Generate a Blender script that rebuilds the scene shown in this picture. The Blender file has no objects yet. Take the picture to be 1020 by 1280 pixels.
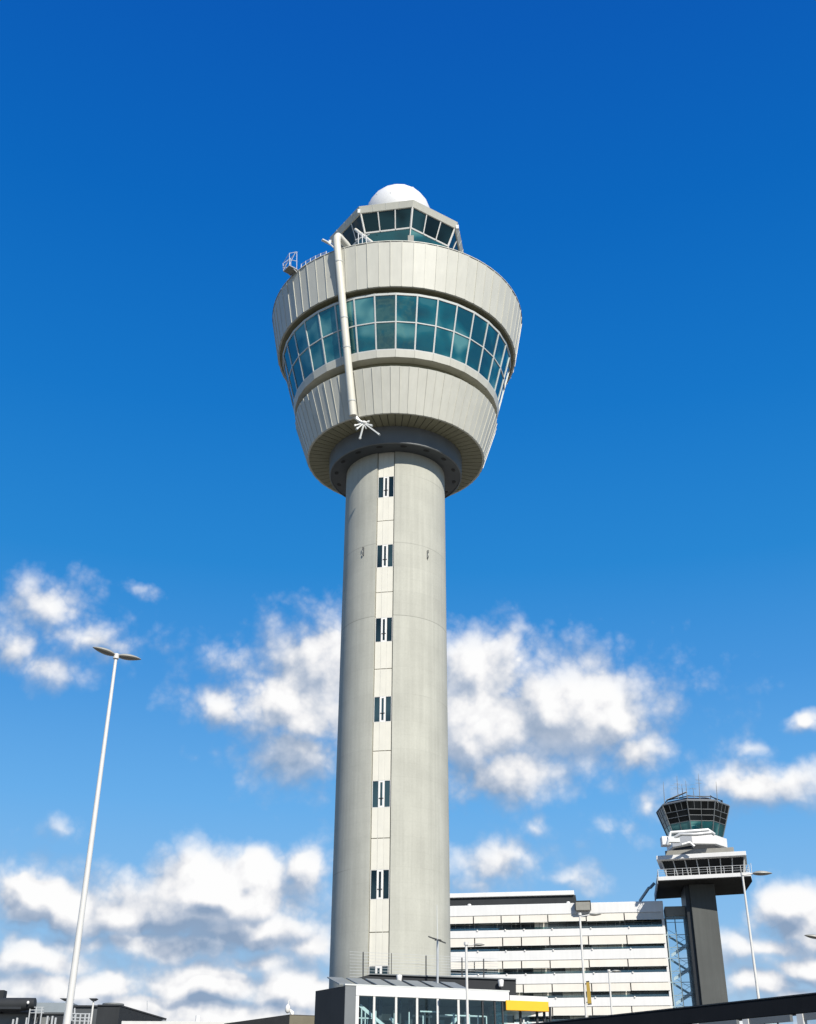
import bpy, bmesh, math, random
from mathutils import Vector, Matrix
random.seed(7)
R = math.radians
PI = math.pi
scene = bpy.context.scene
COL = scene.collection

# ------------------------------------------------------------------ camera
F_PX = 1451.0                 # focal length in photo pixels (1020 x 1280)
PITCH = R(28.8)
ROLL = math.atan2(13, 2640)
CAM = Vector((0, 0, 1.7))
FWD = Vector((0, math.cos(PITCH), math.sin(PITCH)))
_r0 = Vector((1, 0, 0)); _u0 = Vector((0, -math.sin(PITCH), math.cos(PITCH)))
RIGHT = math.cos(ROLL)*_r0 + math.sin(ROLL)*_u0
UP = -math.sin(ROLL)*_r0 + math.cos(ROLL)*_u0

def ray(px, py):
    return FWD + RIGHT*((px-510)/F_PX) + UP*((640-py)/F_PX)
def at(px, py, Y):
    """world point seen at a photo pixel, at real distance Y north of the viewer"""
    d = ray(px, py); return CAM + d*(Y/d.y)
def atz(px, py, Z):
    d = ray(px, py); return CAM + d*((Z-CAM.z)/d.z)

cd = bpy.data.cameras.new("camera"); cam = bpy.data.objects.new("camera", cd); COL.objects.link(cam)
cam.matrix_world = Matrix(((RIGHT.x, UP.x, -FWD.x, CAM.x), (RIGHT.y, UP.y, -FWD.y, CAM.y), (RIGHT.z, UP.z, -FWD.z, CAM.z), (0, 0, 0, 1)))
cd.sensor_fit = 'VERTICAL'; cd.sensor_height = 36; cd.lens = 36*F_PX/1280
cd.clip_start = 0.1; cd.clip_end = 20000
scene.camera = cam
scene.view_settings.view_transform = 'Standard'; scene.view_settings.look = 'None'
scene.view_settings.exposure = 0.5; scene.view_settings.gamma = 1

# ------------------------------------------------------------------ materials
def nodes_of(m):
    m.use_nodes = True; nt = m.node_tree; return nt, nt.nodes, nt.links
def mat(name, col, rough=0.6, metal=0.0, var=0.06, scale=0.6, streak=0.0, bump=0.0, bscale=8.0, spec=0.5, rough_var=0.0, fine=0.0):
    m = bpy.data.materials.new(name); nt, N, L = nodes_of(m)
    b = N['Principled BSDF']; b.inputs['Roughness'].default_value = rough; b.inputs['Metallic'].default_value = metal
    b.inputs['Specular IOR Level'].default_value = spec
    geo = N.new('ShaderNodeNewGeometry')
    n1 = N.new('ShaderNodeTexNoise'); n1.inputs['Scale'].default_value = scale; n1.inputs['Detail'].default_value = 6
    L.new(geo.outputs['Position'], n1.inputs['Vector'])
    mr = N.new('ShaderNodeMapRange'); mr.inputs[1].default_value = 0.25; mr.inputs[2].default_value = 0.75
    mr.inputs[3].default_value = 1-var; mr.inputs[4].default_value = 1+var
    L.new(n1.outputs['Fac'], mr.inputs[0])
    fac = mr.outputs[0]
    def mul(a, b_):
        x = N.new('ShaderNodeMath'); x.operation = 'MULTIPLY'; L.new(a, x.inputs[0]); L.new(b_, x.inputs[1]); return x.outputs[0]
    if streak:
        mp = N.new('ShaderNodeMapping'); mp.inputs['Scale'].default_value = (1.6, 1.6, 0.05)
        L.new(geo.outputs['Position'], mp.inputs['Vector'])
        n2 = N.new('ShaderNodeTexNoise'); n2.inputs['Scale'].default_value = 2.0; n2.inputs['Detail'].default_value = 5
        L.new(mp.outputs[0], n2.inputs['Vector'])
        m2 = N.new('ShaderNodeMapRange'); m2.inputs[1].default_value = 0.35; m2.inputs[2].default_value = 0.7
        m2.inputs[3].default_value = 1-streak; m2.inputs[4].default_value = 1
        L.new(n2.outputs['Fac'], m2.inputs[0]); fac = mul(fac, m2.outputs[0])
    if fine:
        n3 = N.new('ShaderNodeTexNoise'); n3.inputs['Scale'].default_value = 7.0; n3.inputs['Detail'].default_value = 4
        L.new(geo.outputs['Position'], n3.inputs['Vector'])
        m3 = N.new('ShaderNodeMapRange'); m3.inputs[1].default_value = 0.3; m3.inputs[2].default_value = 0.7
        m3.inputs[3].default_value = 1-fine; m3.inputs[4].default_value = 1+fine
        L.new(n3.outputs['Fac'], m3.inputs[0]); fac = mul(fac, m3.outputs[0])
    vm = N.new('ShaderNodeVectorMath'); vm.operation = 'SCALE'; vm.inputs[0].default_value = col[:3]
    L.new(fac, vm.inputs['Scale']); L.new(vm.outputs[0], b.inputs['Base Color'])
    if bump:
        n4 = N.new('ShaderNodeTexNoise'); n4.inputs['Scale'].default_value = bscale; n4.inputs['Detail'].default_value = 5
        L.new(geo.outputs['Position'], n4.inputs['Vector'])
        bp = N.new('ShaderNodeBump'); bp.inputs['Strength'].default_value = bump; bp.inputs['Distance'].default_value = 0.02
        L.new(n4.outputs['Fac'], bp.inputs['Height']); L.new(bp.outputs[0], b.inputs['Normal'])
    m['fac'] = 1
    return m

def glass_mat(name, col, spec_tint, ior=1.9, rough=0.03, wav=0.25, pale=None):
    """dark tinted facade glass: opaque body tint with painted-in reflection patches under a mirror-like coat, slightly wavy"""
    m = bpy.data.materials.new(name); nt, N, L = nodes_of(m)
    b = N['Principled BSDF']; b.inputs['Roughness'].default_value = rough
    b.inputs['IOR'].default_value = ior
    b.inputs['Specular Tint'].default_value = (*spec_tint, 1)
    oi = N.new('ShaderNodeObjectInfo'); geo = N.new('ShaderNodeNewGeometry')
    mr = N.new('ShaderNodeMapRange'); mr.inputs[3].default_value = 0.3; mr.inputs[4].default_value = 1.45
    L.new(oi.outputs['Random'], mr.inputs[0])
    n_refl = N.new('ShaderNodeTexNoise'); n_refl.inputs['Scale'].default_value = 0.32; n_refl.inputs['Detail'].default_value = 1.5  # soft patches painted into the base colour as cloud reflections
    L.new(geo.outputs['Position'], n_refl.inputs['Vector'])
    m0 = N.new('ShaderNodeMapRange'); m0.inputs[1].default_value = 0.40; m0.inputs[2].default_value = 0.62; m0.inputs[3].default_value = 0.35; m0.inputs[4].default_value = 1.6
    L.new(n_refl.outputs['Fac'], m0.inputs[0])
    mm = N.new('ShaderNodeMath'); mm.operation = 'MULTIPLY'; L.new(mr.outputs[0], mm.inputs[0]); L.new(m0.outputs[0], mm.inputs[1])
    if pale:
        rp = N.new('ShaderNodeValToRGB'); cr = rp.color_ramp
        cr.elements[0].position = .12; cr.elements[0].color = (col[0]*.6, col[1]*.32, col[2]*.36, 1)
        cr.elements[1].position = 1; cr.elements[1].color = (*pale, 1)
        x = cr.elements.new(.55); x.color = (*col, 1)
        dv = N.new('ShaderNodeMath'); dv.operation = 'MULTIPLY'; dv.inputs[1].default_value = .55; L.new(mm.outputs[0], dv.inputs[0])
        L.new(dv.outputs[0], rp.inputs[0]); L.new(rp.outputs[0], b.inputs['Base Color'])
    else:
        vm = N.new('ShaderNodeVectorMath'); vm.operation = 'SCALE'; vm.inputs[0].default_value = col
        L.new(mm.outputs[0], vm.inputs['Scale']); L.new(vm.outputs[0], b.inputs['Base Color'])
    n = N.new('ShaderNodeTexNoise'); n.inputs['Scale'].default_value = 0.9; n.inputs['Detail'].default_value = 1
    L.new(geo.outputs['Position'], n.inputs['Vector'])
    bp = N.new('ShaderNodeBump'); bp.inputs['Strength'].default_value = wav; bp.inputs['Distance'].default_value = 0.05
    L.new(n.outputs['Fac'], bp.inputs['Height']); L.new(bp.outputs[0], b.inputs['Normal'])
    return m

def clear_mat(name, tint, refl=0.16):
    m = bpy.data.materials.new(name); nt, N, L = nodes_of(m)
    N.remove(N['Principled BSDF']); out = N['Material Output']
    tr = N.new('ShaderNodeBsdfTransparent'); tr.inputs[0].default_value = (*tint, 1)
    gl = N.new('ShaderNodeBsdfGlossy'); gl.inputs['Roughness'].default_value = 0.02; gl.inputs[0].default_value = (.9, .95, .95, 1)
    fr = N.new('ShaderNodeLayerWeight'); fr.inputs[0].default_value = .5
    pw = N.new('ShaderNodeMath'); pw.operation = 'POWER'; pw.inputs[1].default_value = 4; L.new(fr.outputs['Facing'], pw.inputs[0])
    ad = N.new('ShaderNodeMath'); ad.operation = 'MULTIPLY_ADD'; ad.inputs[1].default_value = .7; ad.inputs[2].default_value = .04+refl; ad.use_clamp = True
    L.new(pw.outputs[0], ad.inputs[0])
    mx = N.new('ShaderNodeMixShader'); L.new(ad.outputs[0], mx.inputs[0]); L.new(tr.outputs[0], mx.inputs[1]); L.new(gl.outputs[0], mx.inputs[2])
    L.new(mx.outputs[0], out.inputs[0]); return m

def concrete_shaft():
    m = mat('shaft_concrete', (0.37, 0.368, 0.318), .8, 0, .09, .35, .11, .15, 5, .3, 0, .035)
    nt, N, L = nodes_of(m); b = N['Principled BSDF']
    src = b.inputs['Base Color'].links[0].from_socket
    geo = N.new('ShaderNodeNewGeometry'); sp = N.new('ShaderNodeSeparateXYZ'); L.new(geo.outputs['Position'], sp.inputs[0])
    def M(op, a, b_=None, c=None, clamp=False):
        x = N.new('ShaderNodeMath'); x.operation = op; x.use_clamp = clamp
        for i, v in enumerate((a, b_, c)):
            if v is None: continue
            if isinstance(v, (int, float)): x.inputs[i].default_value = v
            else: L.new(v, x.inputs[i])
        return x.outputs[0]
    # casting joints every 7.35 m, faint lift marks every 1.225 m
    def line(period, off, w):
        p = M('PINGPONG', M('ADD', sp.outputs[2], off), period/2)
        return M('SUBTRACT', 1.0, M('DIVIDE', p, w), clamp=True)
    n = N.new('ShaderNodeTexNoise'); n.inputs['Scale'].default_value = 0.12; n.inputs['Detail'].default_value = 2
    L.new(geo.outputs['Position'], n.inputs['Vector'])
    sel = M('SUBTRACT', 1.0, M('DIVIDE', M('ABSOLUTE', M('SUBTRACT', sp.outputs[2], 43.8)), .055), clamp=True)
    gate = N.new('ShaderNodeMapRange'); gate.inputs[1].default_value = .52; gate.inputs[2].default_value = .62; L.new(n.outputs['Fac'], gate.inputs[0])
    k = M('ADD', M('MULTIPLY', sel, .38), M('MULTIPLY', M('MULTIPLY', line(7.35, -43.8+7.35*10, .05), .30), gate.outputs[0]))
    k2 = M('MULTIPLY', line(1.225, .3, .05), .045)
    # wide bands of slightly different casts
    wn = N.new('ShaderNodeTexWhiteNoise'); wn.noise_dimensions = '1D'
    L.new(M('FLOOR', M('DIVIDE', M('ADD', sp.outputs[2], .3), 2.45)), wn.inputs['W'])
    band = M('MULTIPLY_ADD', wn.outputs['Value'], .05, .975)
    f = M('MULTIPLY', M('SUBTRACT', 1.0, M('ADD', k, k2)), band)
    vm = N.new('ShaderNodeVectorMath'); vm.operation = 'SCALE'; L.new(src, vm.inputs[0]); L.new(f, vm.inputs['Scale'])
    L.new(vm.outputs[0], b.inputs['Base Color'])
    return m

M_ = {}
M_['concrete'] = concrete_shaft()
M_['panel'] = mat('cladding_panel', (0.455, 0.45, 0.395), .5, 0, .05, .5, .06, .03, 3, .4)
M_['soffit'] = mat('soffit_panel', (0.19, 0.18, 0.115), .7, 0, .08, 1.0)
M_['collar'] = mat('dark_collar', (0.115, 0.122, 0.124), .6, 0, .12, .6)
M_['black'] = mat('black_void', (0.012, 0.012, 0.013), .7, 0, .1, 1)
M_['white'] = mat('white_paint', (0.62, 0.61, 0.58), .45, 0, .04, .7, .05)
M_['frame'] = mat('window_frame', (0.48, 0.49, 0.47), .4, 0, .05, 1)
M_['beige_strip'] = mat('cream_panel', (0.56, 0.54, 0.465), .5, 0, .04, 1.2, .05)
M_['seam'] = mat('tan_seam', (0.22, 0.2, 0.15), .8, 0, .1, 1)
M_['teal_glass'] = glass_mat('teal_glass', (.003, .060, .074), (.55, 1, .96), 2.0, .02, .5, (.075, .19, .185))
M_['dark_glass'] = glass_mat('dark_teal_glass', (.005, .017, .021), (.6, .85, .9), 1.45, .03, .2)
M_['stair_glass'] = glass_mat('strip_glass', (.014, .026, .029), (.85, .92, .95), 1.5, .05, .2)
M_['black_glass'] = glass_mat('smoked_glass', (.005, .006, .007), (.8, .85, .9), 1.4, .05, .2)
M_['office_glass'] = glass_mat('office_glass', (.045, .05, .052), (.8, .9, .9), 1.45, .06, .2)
M_['clear_teal'] = clear_mat('clear_teal_glass', (.86, .95, .955), .0)
M_['rail_glass'] = clear_mat('rail_glass', (.50, .68, .68), .10)
M_['clear'] = clear_mat('clear_glass', (.86, .92, .95), .0)
M_['radome'] = mat('radome_white', (0.58, 0.58, 0.575), .5, 0, .03, 1.0)
M_['galv'] = mat('galvanised_steel', (0.42, 0.43, 0.43), .45, .3, .1, 2)
M_['pole'] = mat('lamp_pole_paint', (0.52, 0.51, 0.48), .45, 0, .05, 2, .06)
M_['lampshell'] = mat('lamp_shell', (0.28, 0.28, 0.25), .45, .2, .08, 3)
M_['lens'] = mat('lamp_lens', (0.13, 0.12, 0.1), .25, 0, .1, 5)
M_['dark_steel'] = mat('dark_steel', (0.016, 0.018, 0.02), .5, .1, .15, 2)
M_['teal_steel'] = mat('teal_steel', (.20,.27,.29), .5, .1, .1, 2)
M_['charcoal'] = mat('charcoal_cladding', (.021,.0235,.026), .7, 0, .14, .8, .1, 0, 8, .25)
M_['charcoal2'] = mat('slate_cladding', (0.05, 0.056, 0.06), .6, 0, .1, .8)
M_['grey_strip'] = mat('grey_metal', (0.11, 0.12, 0.125), .5, 0, .08, 1)
M_['colgrey'] = mat('tower_stem_grey', (0.078, 0.082, 0.078), .8, 0, .15, .25, .12, .1, 4, .2)
M_['facwhite'] = mat('facade_white', (0.575, 0.57, 0.555), .5, 0, .03, .5, .05)
M_['awning'] = mat('awning_cream', (.545,.515,.455), .8, 0, .05, .6, .04)
M_['bluegrey'] = mat('bluegrey_panel', (0.19, 0.22, 0.24), .6, 0, .06, 1)
M_['greybox'] = mat('grey_box', (0.2, 0.195, 0.17), .6, 0, .1, 2)
M_['yellow'] = mat('yellow_sign', (0.72, 0.36, 0.002), .5, 0, .03, 2)
M_['ochre'] = mat('ochre_sign', (0.26, 0.165, 0.006), .5, 0, .06, 2)
M_['brownroof'] = mat('brown_fascia', (0.04, 0.035, 0.028), .8, 0, .2, 1.5)
M_['tanwall'] = mat('tan_wall', (0.12, 0.108, 0.075), .8, 0, .15, 1.5)
M_['asphalt'] = mat('asphalt', (.05, .05, .052), .9, 0, .2, .8, 0, .3, 30, .3, 0, .1)
M_['paving'] = mat('paving', (0.22, 0.21, 0.185), .85, 0, .12, .9, 0, .2, 12, .3, 0, .08)
M_['canopy_black'] = mat('canopy_black', (.011, .012, .014), .7, 0, .15, .6, .1, 0, 8, .12)
M_['deck_black'] = mat('deck_soffit_black', (.016, .0155, .015), .8, 0, .2, .5, 0, 0, 8, .1)
M_['louvre'] = mat('louvre_grey', (.17, .185, .185), .5, 0, .1, 1)
M_['ground'] = mat('ground', (0.15, 0.145, 0.115), .9, 0, .3, .05, 0, .2, 3, .3, 0, .1)
M_['marking'] = mat('road_marking', (.75, .75, .72), .7, 0, .08, 3)
M_['midgrey'] = mat('weathered_grey', (0.13, 0.138, 0.138), .6, 0, .12, 1.0)

# ------------------------------------------------------------------ mesh helpers
class MB:
    """collects shapes in world coordinates; build() links them as ONE mesh object under a parent"""
    def __init__(s): s.v = []; s.f = []
    def add(s, verts, faces):
        o = len(s.v); s.v += [tuple(v) for v in verts]; s.f += [tuple(i+o for i in f) for f in faces]; return s
    def hexa(s, a, b):        # two matching quads
        return s.add(list(a)+list(b), [(3,2,1,0),(4,5,6,7),(0,1,5,4),(1,2,6,5),(2,3,7,6),(3,0,4,7)])
    def box(s, x0, x1, y0, y1, z0, z1, T=None):
        q = [(x0,y0),(x1,y0),(x1,y1),(x0,y1)]
        A = [Vector((x,y,z0)) for x,y in q]; B = [Vector((x,y,z1)) for x,y in q]
        if T: A = [T(p) for p in A]; B = [T(p) for p in B]
        return s.hexa(A, B)
    def prism(s, plan, z0, z1):
        n = len(plan)
        z0 = z0 if isinstance(z0,(list,tuple)) else [z0]*n; z1 = z1 if isinstance(z1,(list,tuple)) else [z1]*n
        V = [(p[0],p[1],z) for p,z in zip(plan,z0)]+[(p[0],p[1],z) for p,z in zip(plan,z1)]
        Fs = [tuple(range(n-1,-1,-1)), tuple(range(n,2*n))]+[(i,(i+1)%n,n+(i+1)%n,n+i) for i in range(n)]
        return s.add(V, Fs)
    def loft(s, A, B):         # two rings of equal count, capped
        n = len(A)
        Fs = [tuple(range(n-1,-1,-1)), tuple(range(n,2*n))]+[(i,(i+1)%n,n+(i+1)%n,n+i) for i in range(n)]
        return s.add(list(A)+list(B), Fs)
    def bar(s, p, q, w, h=None, upv=(0,0,1)):
        p = Vector(p); q = Vector(q); h = h or w; d = (q-p).normalized(); u = Vector(upv)
        if abs(d.dot(u)) > .98: u = Vector((0,1,0))
        x = d.cross(u).normalized(); y = x.cross(d).normalized(); x *= w/2; y *= h/2
        return s.hexa([p-x-y,p+x-y,p+x+y,p-x+y],[q-x-y,q+x-y,q+x+y,q-x+y])
    def tube(s, pts, r, n=12):
        pts = [Vector(p) for p in pts]; rs = r if isinstance(r,(list,tuple)) else [r]*len(pts)
        rings = []; prev = None
        for i,p in enumerate(pts):
            d = ((pts[min(i+1,len(pts)-1)]-pts[max(i-1,0)])).normalized()
            if prev is None:
                u = Vector((0,0,1)) if abs(d.z) < .9 else Vector((0,1,0))
                x = d.cross(u).normalized()
            else:
                x = (prev-d*prev.dot(d)).normalized()
            prev = x; y = d.cross(x)
            rings.append([p+x*rs[i]*math.cos(2*PI*k/n)+y*rs[i]*math.sin(2*PI*k/n) for k in range(n)])
        V = [v for g in rings for v in g]; Fs = []
        for i in range(len(pts)-1):
            for k in range(n):
                Fs.append((i*n+k, i*n+(k+1)%n, (i+1)*n+(k+1)%n, (i+1)*n+k))
        Fs.append(tuple(range(n-1,-1,-1))); Fs.append(tuple(range((len(pts)-1)*n, len(pts)*n)))
        return s.add(V, Fs)
    def lathe(s, prof, cx, cy, n=96, a0=0, a1=2*PI, caps=False):
        """profile of (r,z); angle 0 faces the viewer (-y), positive turns to +x"""
        full = abs(a1-a0-2*PI) < 1e-6; m = n if full else n+1; k = len(prof); V = []
        for i in range(m):
            a = a0+(a1-a0)*i/n
            V += [(cx+r*math.sin(a), cy-r*math.cos(a), z) for r,z in prof]
        Fs = []
        for i in range(n):
            j = (i+1)%m
            for q in range(k-1):
                Fs.append((i*k+q, j*k+q, j*k+q+1, i*k+q+1))
        return s.add(V, Fs)
    def ellip(s, c, ax, ay, az, nu=16, nv=9, v0=-PI/2, v1=PI/2):
        c = Vector(c); V = []; Fs = []
        for j in range(nv):
            b = v0+(v1-v0)*j/(nv-1)
            for i in range(nu):
                a = 2*PI*i/nu
                V.append(c+ax*(math.cos(a)*math.cos(b))+ay*(math.sin(a)*math.cos(b))+az*math.sin(b))
        for j in range(nv-1):
            for i in range(nu): Fs.append((j*nu+i, j*nu+(i+1)%nu, (j+1)*nu+(i+1)%nu, (j+1)*nu+i))
        return s.add(V, Fs)
    def build(s, name, material, parent=None, smooth=False, bevel=0.0, autos=None, recalc=True):
        me = bpy.data.meshes.new(name)
        off = Vector((0,0,0))
        p = parent
        while p is not None: off += p.location; p = p.parent
        me.from_pydata([tuple(Vector(v)-off) for v in s.v], [], s.f)
        bm = bmesh.new(); bm.from_mesh(me)
        bmesh.ops.remove_doubles(bm, verts=bm.verts, dist=1e-5)
        if recalc: bmesh.ops.recalc_face_normals(bm, faces=bm.faces)
        if bevel:
            es = [e for e in bm.edges if len(e.link_faces)==2 and e.calc_face_angle(0) > .6]
            bmesh.ops.bevel(bm, geom=es, offset=bevel, segments=1, affect='EDGES', clamp_overlap=True)
        if smooth:
            lim = autos or R(35)
            for f in bm.faces: f.smooth = True
            for e in bm.edges:
                if len(e.link_faces)==2 and e.calc_face_angle(0) > lim: e.smooth = False
        bm.to_mesh(me); bm.free(); me.update()
        o = bpy.data.objects.new(name, me); COL.objects.link(o)
        me.materials.append(M_[material] if isinstance(material,str) else material)
        if parent is not None: o.parent = parent
        return o

def tag(o, label, cat, group=None):
    o['label'] = label; o['category'] = cat
    if group: o['group'] = group
    return o
def thing(name, label, cat, loc, group=None):
    o = bpy.data.objects.new(name, None); COL.objects.link(o); o.location = Vector(loc); o.empty_display_size = .5
    return tag(o, label, cat, group)
def struct(o): o['kind'] = 'structure'; return o
def spin(o, ang, axis_parent):
    """copy of a part (and its sub-parts) turned about its thing's vertical axis"""
    c = o.copy(); COL.objects.link(c); c.parent = axis_parent; c.rotation_euler = (0,0,ang)
    for ch in list(o.children):
        d = ch.copy(); COL.objects.link(d); d.parent = c
    return c
# ================================================================== the control tower
AX, AY = -1.27, 100.7
def pol(r, a, z): return Vector((AX+r*math.sin(a), AY-r*math.cos(a), z))
tower = thing('control_tower', 'tall round concrete control tower with flared glazed head and white radome', 'control tower', (AX, AY, 0))
RS = 4.93
A0, A1 = R(-20.4), R(-0.2)
AM = (A0+A1)/2
m = MB()
m.lathe([(RS, 0), (RS, 61.2)], AX, AY, 150, A1, A0+2*PI)
for a in (A0, A1):      # reveals of the strip recess
    m.add([pol(RS,a,0), pol(RS-.3,a,0), pol(RS-.3,a,61.2), pol(RS,a,61.2)], [(0,1,2,3)])
shaft = m.build('shaft', 'concrete', tower, smooth=True, autos=R(30))
# strip plane
ex = Vector((math.cos(AM), math.sin(AM), 0)); en = Vector((math.sin(AM), -math.cos(AM), 0)); O = Vector((AX, AY, 0))
def sp(x, d, z): return O+ex*x+en*d+Vector((0,0,z))
def sbox(mb, x0, x1, d0, d1, z0, z1):
    return mb.hexa([sp(x0,d0,z0),sp(x1,d0,z0),sp(x1,d1,z0),sp(x0,d1,z0)], [sp(x0,d0,z1),sp(x1,d0,z1),sp(x1,d1,z1),sp(x0,d1,z1)])
HW = RS*math.sin((A1-A0)/2)
D0 = RS*math.cos((A1-A0)/2)-.12
m = MB(); sbox(m, -HW+.005, HW-.005, D0-.4, D0-.10, 0, 61.2)
m.build('strip_backing', 'seam', tower)
wins = [(56.08,58.38),(48.69,51.05),(41.31,43.67),(33.92,36.23),(26.56,28.84),(19.22,21.55),(11.87,14.25),(4.5,6.9)]
PW = HW-.085
edges = [61.2]+[z for w in wins for z in (w[1], w[0])]+[0]
for i in range(0, len(edges), 2):
    zt, zb = edges[i], edges[i+1]
    zm = (zt+zb)/2
    m = MB()
    segs = [(zt, zb)] if zt-zb < 3.2 else [(zt, zm+.025), (zm-.025, zb)]
    for a, b in segs:
        for q in range(3):
            w = 2*PW/3
            sbox(m, -PW+q*w+.012, -PW+(q+1)*w-.012, D0-.12, D0-.02+(.012 if q==1 else 0), b+.01, a-.01)
    m.build('strip_panel', 'beige_strip', tower)
m = MB()
w = 2*PW/3
for q in (1,2):      # shallow joints between the panel columns
    sbox(m, -PW+q*w-.014, -PW+q*w+.014, D0-.12, D0-.035, 0, 61.2)
m.build('strip_joint', 'pole', tower)
for zb, zt in wins:
    g = MB()
    sbox(g, -PW+.04, -PW+.53, D0-.11, D0-.07, zb+.04, zt-.04)
    sbox(g, PW-.53, PW-.04, D0-.11, D0-.07, zb+.04, zt-.04)
    sbox(g, -.1, .1, D0-.11, D0-.05, zb+.16, zt-.16)
    go = g.build('stair_window', 'stair_glass', tower)
    f = MB()
    for x0, x1 in ((-PW,-PW+.04),(-PW+.53,-.1),(.1,PW-.53),(PW-.04,PW)): sbox(f, x0, x1, D0-.115, D0-.01, zb, zt)
    for x0, x1 in ((-PW+.04,-PW+.53),(-.1,.1),(PW-.53,PW-.04)):
        hh = .16 if x0==-.1 else .04
        sbox(f, x0, x1, D0-.115, D0-.02, zb, zb+hh); sbox(f, x0, x1, D0-.115, D0-.02, zt-hh, zt)
    f.build('frame', 'white', go)
    h = MB(); zc = zb+.33*(zt-zb); sbox(h, -.2, .2, D0-.008, D0+.03, zc, zc+.05)
    h.build('handle', 'dark_steel', go)
# small iron fixings left on the concrete
for px, py, s in ((449,686,1),(542,689,-1)):
    p = at(px, py, AY-4.6); a = math.atan2(p.x-AX, AY-p.y); 
    m = MB(); q = pol(RS+.1, a, p.z)
    m.tube([pol(RS-.05,a,p.z+.35), pol(RS+.18,a,p.z+.4), pol(RS+.18,a,p.z+.1)], .035, 6)
    m.tube([pol(RS-.05,a,p.z-.4), pol(RS+.15,a,p.z-.4), pol(RS+.15,a,p.z-.15)], .04, 6)
    m.bar(pol(RS+.0,a,p.z-.45), pol(RS+.0,a,p.z+.42), .07, .05)
    m.build('fixing_hook', 'dark_steel', tower)
# collar under the head
m = MB().lathe([(6.5,61.05),(6.5,60.95),(6.58,60.95),(6.63,61.0),(6.72,62.82),(6.6,62.9)], AX, AY, 128)
m.build('collar', 'collar', tower, smooth=True)
MB().lathe([(RS-.1,61.02),(6.52,61.02)], AX, AY, 96).build('collar_underside', 'charcoal2', tower)
for k in range(16):
    m = MB()
    a = 2*PI*(k+.35)/16; c = pol(5.95, a, 61.0)
    m.ellip(c, Vector((math.cos(a),math.sin(a),0))*.34, Vector((-math.sin(a),math.cos(a),0))*.2, Vector((0,0,.03)), 12, 5)
    m.build('recessed_light', 'black', tower)
# panelled soffit ring
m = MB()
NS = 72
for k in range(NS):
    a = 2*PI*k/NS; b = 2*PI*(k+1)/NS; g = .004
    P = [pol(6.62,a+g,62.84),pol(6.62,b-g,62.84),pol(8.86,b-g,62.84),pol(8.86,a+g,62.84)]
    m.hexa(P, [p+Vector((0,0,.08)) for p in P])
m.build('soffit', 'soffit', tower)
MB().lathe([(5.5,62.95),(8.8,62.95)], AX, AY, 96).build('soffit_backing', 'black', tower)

def clad(name, r0, z0, r1, z1, thick=.18, n=72):
    """ring of flat cladding panels, every second one standing a little proud"""
    m = MB(); off = .5
    for k in range(n):
        a = 2*PI*(k+off)/n; b = 2*PI*(k+1+off)/n; e = .012 if k % 2 else 0.0
        g = .0012; c = 1/math.cos(PI/n)
        rr = lambda r: (r+e)*c
        jz = random.uniform(-.008,.008); j1 = random.uniform(-.015,.015); j2 = random.uniform(-.015,.015)
        A = [pol(rr(r0)+j1,a+g,z0+jz),pol(rr(r0)+j2,b-g,z0+jz),pol(r0-thick,b-g,z0+jz),pol(r0-thick,a+g,z0+jz)]
        B = [pol(rr(r1)+j1,a+g,z1+jz),pol(rr(r1)+j2,b-g,z1+jz),pol(r1-thick,b-g,z1+jz),pol(r1-thick,a+g,z1+jz)]
        m.hexa(A, B)
        # standing seam at the panel's left edge
        sw = .0020; e_ = .05
        S0 = [pol(rr(r0)+e_,a-sw,z0+.02),pol(rr(r0)+e_,a+sw,z0+.02),pol(r0-.05,a+sw,z0+.02),pol(r0-.05,a-sw,z0+.02)]
        S1 = [pol(rr(r1)+e_,a-sw,z1-.02),pol(rr(r1)+e_,a+sw,z1-.02),pol(r1-.05,a+sw,z1-.02),pol(r1-.05,a-sw,z1-.02)]
        m.hexa(S0, S1)
    return m.build(name, 'panel', tower)
clad('lower_cladding', 8.94, 62.83, 10.36, 67.25)
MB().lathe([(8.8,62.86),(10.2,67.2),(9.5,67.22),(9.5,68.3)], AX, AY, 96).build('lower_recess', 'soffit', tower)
# sill band
NW = 36
m = MB()
for k in range(NW):
    a = 2*PI*k/NW; b = 2*PI*(k+1)/NW; c = 1/math.cos(PI/NW); g=.0008
    A = [pol(10.44*c,a+g,68.26),pol(10.44*c,b-g,68.26),pol(9.4,b-g,68.26),pol(9.4,a+g,68.26)]
    B = [pol(10.62*c,a+g,68.98),pol(10.62*c,b-g,68.98),pol(9.4,b-g,68.98),pol(9.4,a+g,68.98)]
    m.hexa(A, B)
m.build('sill_band', 'panel', tower)
# the main ring of windows: one built, 35 copies turned about the axis
def wpt(r, x, z): return Vector((AX+x, AY-r, z))
zb, zt, rb, rt = 68.98, 74.72, 10.60, 12.06
cb = math.tan(PI/NW)
def rad(t): return rb+(rt-rb)*t
def pane(mb, t0, t1, d0, d1, sh=.05):
    r0, r1 = rad(t0), rad(t1); z0, z1 = zb+(zt-zb)*t0, zb+(zt-zb)*t1
    x0, x1 = r0*cb-sh, r1*cb-sh
    mb.hexa([wpt(r0-d0,-x0,z0),wpt(r0-d0,x0,z0),wpt(r0-d1,x0,z0),wpt(r0-d1,-x0,z0)],
            [wpt(r1-d0,-x1,z1),wpt(r1-d0,x1,z1),wpt(r1-d1,x1,z1),wpt(r1-d1,-x1,z1)])
ang0 = R(5.0)
proto = None
g = MB(); pane(g, 0.015, .482, .06, .10); pane(g, .5, .965, .06, .10)
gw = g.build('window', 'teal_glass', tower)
f = MB()
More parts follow.
